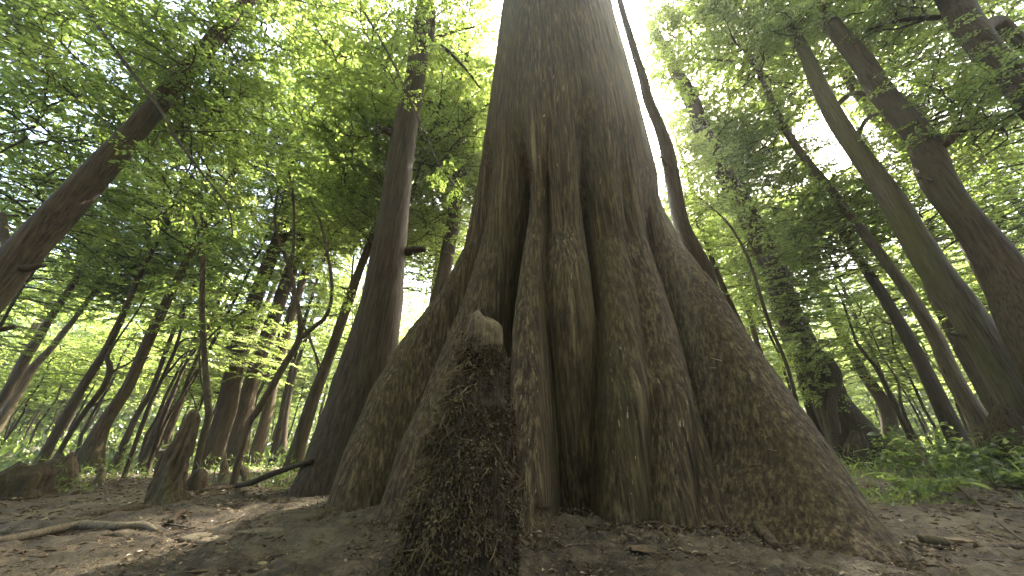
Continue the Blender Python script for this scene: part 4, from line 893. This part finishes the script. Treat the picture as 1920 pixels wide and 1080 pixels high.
stick('fine dark twig lying crosswise on mud in the near foreground', [(1240, 1040, 4), (1290, 1047, 4), (1330, 1050, 3)], .6, 'bark_dark')
for k in range(64):
    while True:
        x, y = random.uniform(0, 1920), random.uniform(935, 1075)
        if not (590 < x < 1690 and y < 1015) and not (740 < x < 970): break
    L = random.uniform(18, 60); a = random.uniform(-.35, .35)
    r_ = stick('fine loose twig, one of many scattered over the bare mud', [(x, y, 3.2), (x+L*.5*math.cos(a), y+L*.25*math.sin(a)+random.uniform(-3, 3), 3), (x+L*math.cos(a), y+L*.5*math.sin(a), 2)], .8, random.choice(['twig', 'bark_mid', 'stick']), 'fallen_twig', 'twig')
    r_['group'] = 'twigs scattered on the mud'

# ------------------------------------------------------------------ fallen leaves
def big_leaf_mesh(seed, curl, mat):
    g = np.random.default_rng(seed); n, w = 9, 5
    t_ = np.linspace(0, 1, n); wd = .30*np.sin(PI*t_**.85)**.8+.004
    s = np.linspace(-1, 1, w)
    Xv = wd[:, None]*s[None]; Yv = t_[:, None]+0*s[None]
    Zv = .06+.22*curl*(t_[:, None]-.45)**2+curl*.55*np.abs(Xv)**1.5+.025*g.normal(size=(n, w))
    top = np.stack([Xv, Yv-.5, Zv], -1).reshape(-1, 3)
    i = np.arange(n-1)[:, None]*w; j = np.arange(w-1)[None]
    F = np.stack([i+j, i+j+1, i+w+j+1, i+w+j], -1).reshape(-1, 4)
    acc = Acc(); acc.add(top, F, 0, .5+.1*g.normal(size=len(top)))
    add_tube(acc, [[0, -.72, .09], [0, -.5, .065]], [.012, .014], 4, 0, .3)
    return acc.mesh('leaf', [mat])
LM = [big_leaf_mesh(k, c, M['dry']) for k, c in enumerate((.3, .9, 1.4, -.5, .6))]
LG = big_leaf_mesh(9, .6, M['fern'])
def fallen_leaf(label, x, y, px, me, rz=None, group=None):
    p = on_ground(x, y); p[2] = gz(p[0], p[1]); L = px*depth_of(p)/FPX
    o = link('fallen_leaf', me, None, tuple(p+np.array([0, 0, .004])), (random.uniform(-.2, .2), random.uniform(-.2, .2), random.uniform(0, 6.3) if rz is None else rz), L)
    return tag(o, label, 'leaf', group)
for args in [('long tan dry leaf alone on the mud in front of the giant tree', 1205, 1048, 55, LM[0], 1.2), ('small bright green leaf lying at the shaggy knee foot', 960, 1064, 22, LG, 2.0),
             ('pale rounded dry leaf near the front of the giant tree', 1312, 1063, 22, LM[4], .3), ('yellow-green leaf resting on the tip of the right buttress soil', 1537, 1038, 18, LG, 1.4),
             ('large curled dead leaf on bare soil toward the frame corner', 1800, 1022, 48, LM[2], 1.2), ('pale dry leaf flat beside the curled dead leaf', 1818, 1006, 26, LM[0], .8),
             ('pale bleached leaf scrap by the half-buried log', 178, 966, 34, LM[0], 1.3), ('dark pointed leaf standing on the near mud', 372, 1068, 36, LM[2], 2.2),
             ('dark spiky leaf upright on the mud near the shaggy knee', 664, 1042, 22, LM[1], 2.6), 
             ]:
    fallen_leaf(*args)
for k in range(70):
    while True:
        x, y = random.uniform(-20, 1940), 905+170*random.random()**1.3
        if not (575 < x < 1700 and y < 1012) and not (735 < x < 975): break
    fallen_leaf('curled brown dead leaf, one of many littering the mud', x, y, random.uniform(9, 22), random.choice(LM), group='dead leaves on the mud')
def bark_slab(label, pts, th=.006):
    P = np.array([on_ground(x, y) for x, y in pts]); P[:, 2] = ground_h(P[:, 0], P[:, 1])+.006
    base = P.mean(0).copy(); n = 6*len(P); k = np.arange(n)/6; i0 = k.astype(int) % len(P); f = (k % 1)[:, None]
    E = P[i0]*(1-f)+P[(i0+1) % len(P)]*f; E = E+rng.normal(size=E.shape)*np.array([.006, .004, .0])
    c = E.mean(0); rings = [E+np.array([0, 0, -.012]), E+np.array([0, 0, .004]), c+(E-c)*.6+np.array([0, 0, th])+rng.normal(size=E.shape)*np.array([0, 0, .002]), c+(E-c)*.25+np.array([0, 0, th*1.2])]
    V = np.vstack(rings+[c+np.array([0, 0, th*1.2])])-base; i = np.arange(3)[:, None]*n; j = np.arange(n)[None]; j2 = (j+1) % n
    F = np.stack([i+j, i+j2, i+n+j2, i+n+j], -1).reshape(-1, 4); F3 = np.stack([3*n+np.arange(n), 3*n+(np.arange(n)+1) % n, np.full(n, 4*n)], -1)
    tag(link('bark_slab', new_mesh('bark_slab', V, [F3, F], [M['stick']]), None, tuple(base)), label, 'bark')
bark_slab('pale flat bark slab on mud, narrow one pointing at the crooked branch', [(330, 1007), (355, 999), (396, 995), (394, 1001), (360, 1008)])
bark_slab('pale broad bark slab just behind its narrow neighbour on the mud', [(366, 1010), (400, 1002), (440, 1003), (420, 1012), (385, 1014)])
bark_slab('long pale bark strip near the foot of the dark flared trunk', [(440, 996), (500, 992), (562, 990), (520, 999), (460, 1000)])
bark_slab('small pale bark scrap beside the half-buried log', [(162, 968), (186, 960), (188, 966), (170, 972)])
# fine litter
g = np.random.default_rng(8); n = 44000; acc = Acc()
rad = 1.2+g.uniform(0, 1, n)**1.25*9; an = g.uniform(.12, PI-.12, n); Pl = np.stack([rad*np.cos(an), rad*np.sin(an), 0*rad], -1)
Pl[:, 2] = ground_h(Pl[:, 0], Pl[:, 1])+g.uniform(.003, .014, n)
leaf_quads(acc, Pl, np.c_[g.normal(size=(n, 2)), .12*g.normal(size=n)], np.array([0, 0, 1])+g.normal(size=(n, 3))*.28, g.uniform(.008, .05, n)*np.clip(rad/3, .75, 1.5), g.uniform(.006, .02, n)*np.clip(rad/3, .75, 1.4), np.clip(g.normal(.4, .28, n), 0, 1), .3)
# litter caught where the buttresses meet the soil
iz0 = int(np.argmin(np.abs(zs-.10))); ring = GV[iz0, :nf]; n = 5200; k = g.integers(2, nf-2, n)
nx_ = np.stack([ring[k+2, 1]-ring[k-2, 1], -(ring[k+2, 0]-ring[k-2, 0]), 0*k], -1); nx_ /= np.linalg.norm(nx_, axis=1)[:, None]+1e-9
Pl = ring[k]+nx_*np.abs(g.normal(0, .09, n))[:, None]; Pl[:, 2] = ground_h(Pl[:, 0], Pl[:, 1])+g.uniform(0, .03, n)**1.2
leaf_quads(acc, Pl, np.c_[g.normal(size=(n, 2)), .35*g.normal(size=n)], np.array([0, 0, 1])+g.normal(size=(n, 3))*.6, g.uniform(.008, .04, n), g.uniform(.005, .018, n), np.clip(g.normal(.28, .24, n), 0, 1), .25)
tag(link('leaf_litter', acc.mesh('leaf_litter', [M['dry']], False), kind='stuff'), 'fine brown leaf litter and crumbs over the mud', 'litter')

# ------------------------------------------------------------------ low green cover, ferns
g = np.random.default_rng(12); acc = Acc()
def patch(n, fx, fy, lo, hi, wide):
    x, y = fx(n), fy(n); z = ground_h(x, y)
    k = len(x); az = g.uniform(0, 2*PI, k); el = g.uniform(.2, 1.3, k)
    D = np.stack([np.cos(az)*np.cos(el), np.sin(az)*np.cos(el), np.sin(el)], -1); L = g.uniform(lo, hi, k)
    leaf_quads(acc, np.stack([x, y, z+g.uniform(0, 1, k)**2*hi*1.6], -1), D, np.array([0, 0, 1.])+g.normal(size=(k, 3))*.4, L, L*g.uniform(wide*.5, wide, k), np.clip(g.normal(.5, .25, k), 0, 1))
def L_xy(n):
    Y_ = 3.6+g.uniform(0, 1, n)**1.3*9; X_ = -Y_*g.uniform(.35, 1.75, n); return X_, Y_
for (n, lo, hi, wd) in ((13000, .02, .065, .45), (3500, .06, .16, .10)):
    X_, Y_ = L_xy(n); keep = fbm(X_*.9, Y_*.9, 0*X_, 41, 2) > -.15
    patch(0, lambda n_: X_[keep], lambda n_: Y_[keep], lo, hi, wd)
for (n, lo, hi, wd) in ((26000, .025, .07, .45), (5000, .06, .17, .10)):
    Y_ = 2.5+g.uniform(0, 1, n)**1.4*9; X_ = 1.55*np.clip(Y_/3, 1, 5)+g.uniform(-.2, 1, n)*1.7*Y_; keep = (fbm(X_*1.6, Y_*1.6, 0*X_, 43, 3) > .42-1.0*np.clip((Y_-2.4)/1.5, 0, 1)) & (X_ > 1.3)
    patch(0, lambda n_: X_[keep], lambda n_: Y_[keep], lo, hi, wd)
n = 26000; Y_ = 9+g.uniform(0, 1, n)*28; X_ = g.uniform(-1.7, 1.7, n)*Y_
patch(0, lambda n_: X_, lambda n_: Y_, .15, .4, .4)
tag(link('ground_cover', acc.mesh('ground_cover', [M['fern']], False), kind='stuff'), 'low green ground cover of small leaves and grass blades round the bare mud', 'ground cover')
def fern_mesh(seed, fronds=7, L=.38):
    g = np.random.default_rng(seed); acc = Acc()
    for f in range(fronds):
        az = f*2*PI/fronds+g.uniform(-.4, .4); hd = np.array([math.cos(az), math.sin(az), 0]); n = 12; s = np.linspace(0, 1, n); l = L*g.uniform(.7, 1.2)
        up = g.uniform(.7, 1.2); P = hd*(s*l*.9)[:, None]+np.array([0, 0, 1])*(up*s*l-.75*up*s**2*l)[:, None]
        add_tube(acc, P, np.linspace(.004, .0015, n), 4, 0, .7, cap=False)
        for sg in (-1, 1):
            sd = np.array([-math.sin(az), math.cos(az), 0])*sg
            m = 15; w = np.linspace(.15, .98, m); p = np.stack([np.interp(w, s, P[:, c]) for c in range(3)], -1)
            ll = l*.30*np.sin(PI*(w*.8+.15))**.8
            leaf_quads(acc, p, sd+hd*.45+g.normal(size=(m, 3))*.08-np.array([0, 0, .1]), np.array([0, 0, 1.])+g.normal(size=(m, 3))*.15, ll, ll*.3, np.full(m, g.uniform(.4, .8)))
    return acc.mesh('fern', [M['fern']], False)
FM = [fern_mesh(k) for k in range(4)]
def herb_mesh(seed, h=.45):
    g = np.random.default_rng(seed); acc = Acc()
    for f in range(3):
        az = g.uniform(0, 6.3); hd = np.array([math.cos(az), math.sin(az), 0]); n = 7; s = np.linspace(0, 1, n); l = h*g.uniform(.7, 1.2)
        P = hd*(s**1.5*l*.45)[:, None]+np.array([0, 0, 1])*(s*l)[:, None]
        add_tube(acc, P, np.linspace(.004, .002, n), 4, 0, .3, cap=False)
        m = 14; w = g.uniform(.35, 1, m); p = np.stack([np.interp(w, s, P[:, c]) for c in range(3)], -1); a = g.uniform(0, 6.3, m)
        leaf_quads(acc, p, np.stack([np.cos(a), np.sin(a), g.normal(size=m)*.2], -1), np.array([0, 0, 1.])+g.normal(size=(m, 3))*.25, g.uniform(.06, .13, m), g.uniform(.03, .06, m), g.uniform(.35, .95, m), detail=True)
    return acc.mesh('herb', [M['fern']], False)
HM = [herb_mesh(k) for k in range(4)]
def plant(name, label, x, y, px, me, group=None, cat='fern', Y=None):
    if Y is None: p = on_ground(x, y)
    else: p = at(x, y, Y)
    p = p.copy(); p[2] = gz(p[0], p[1]); L = px*depth_of(p)/FPX
    root = empty(name, p, label, cat, group)
    link('fronds' if cat == 'fern' else 'leaves', me, root, rot=(0, 0, random.uniform(0, 6.3)), scale=L, kind='stuff')
for (x, y, px, lab) in [(1650, 885, 90, 'bright fern spreading near the small reddish rotten stump'), (1800, 880, 110, 'big bright fern in front of the tall slender pale trunk'), (1880, 890, 110, 'lush fern nearest the stout mossy knee'),
                        (1740, 900, 85, 'bushy fern just before the small reddish rotten stump')]:
    plant('fern', lab, x, y, px, random.choice(FM))
for k in range(64):
    Yp = random.uniform(3.0, 7.5); Xp = random.uniform(1.0, 1.65)*Yp
    L = random.uniform(.5, 1.2); p = (Xp, Yp, gz(Xp, Yp))
    fern = random.random() < .3
    root = empty('fern' if fern else 'leafy_herb', p, 'small arching fern, one of several in the fern bank' if fern else 'upright leafy herb, one of several growing through the fern bank', 'fern' if fern else 'herb', 'ferns in the fern bank' if fern else 'herbs in the fern bank')
    link('fronds' if fern else 'leaves', random.choice(FM if fern else HM), root, rot=(0, 0, random.uniform(0, 6.3)), scale=L, kind='stuff')
for (x, y, px, lab) in [(1535, 850, 110, 'pale flowering-looking herb against the giant tree root flank'), (1560, 870, 120, 'leafy herb sprouting beside the giant tree root flank'), (560, 905, 80, 'bright small herb at the foot of the dark flared trunk'), (500, 895, 70, 'low bright herb beneath the propped dark branch')]:
    plant('leafy_herb', lab, x, y, px, random.choice(HM), cat='herb')
# arching sunlit grass blades by the slim knee
for (label, pts) in [('pale grass blade arching over the slim sunlit knee', [(436, 902), (440, 875), (444, 862), (436, 858), (424, 862)]), ('pale grass blade leaning beside the slim sunlit knee', [(400, 905), (402, 885), (410, 870), (418, 862)]),
                     ('short pale upright blade behind the twisted stump', [(370, 885), (372, 875), (368, 866)])]:
    P = np.array([at(x, y, 4.5) for x, y in pts]); Q = catmull(P, 16); base = np.array([Q[0][0], Q[0][1], gz(Q[0][0], Q[0][1])]); Q[0][2] = base[2]-.02
    V, F, F3 = tube(Q-base, np.linspace(.011, .003, 16), 5, True)
    o = link('grass_blade', new_mesh('blade', V, [F3, F], [M['fern']], tint=np.full(len(V), .95)), None, tuple(base)); tag(o, label, 'grass blade')
hv = np.array([[x, y, z] for z in (-1.6, 34) for (x, y) in ((-112, -112), (112, -112), (112, 112), (-112, 112))], float)
hf = np.array([[3, 2, 1, 0], [4, 5, 6, 7], [0, 1, 5, 4], [1, 2, 6, 5], [2, 3, 7, 6], [3, 0, 4, 7]])
m, t, out = mat_new('haze'); pv = N(t, 'ShaderNodeVolumePrincipled', i_Density=HAZE, i_Anisotropy=.6); pv.inputs['Color'].default_value = (.93, .97, .88, 1)
t.links.new(pv.outputs[0], out.inputs['Volume'])
if HAZE: link('haze', new_mesh('haze', hv, hf, [m], False), kind='stuff')
# look-alikes told apart by their place in the row
byl = {}
for o in COL.objects:
    if o.get('category') in ('tree', 'small tree') and o.location.y > 0 and o.get('group'): byl.setdefault(o['label'], []).append(o)
ORD = ['first', 'second', 'third', 'fourth', 'fifth', 'sixth', 'seventh', 'eighth', 'ninth', 'tenth']
NUM = ['', 'one', 'two', 'three', 'four', 'five', 'six', 'seven', 'eight', 'nine', 'ten']
for l, os_ in byl.items():
    if len(os_) < 2 or len(os_) > 10: continue
    os_.sort(key=lambda o: o.location.x/o.location.y)
    for k, o in enumerate(os_): o['label'] = l+(', left one' if k == 0 else ', right one') if len(os_) == 2 else l+f', {ORD[k]} from left'
print('objects', len(bpy.data.objects), 'tris', sum(len(m.loops)-2*len(m.polygons) for m in bpy.data.meshes))
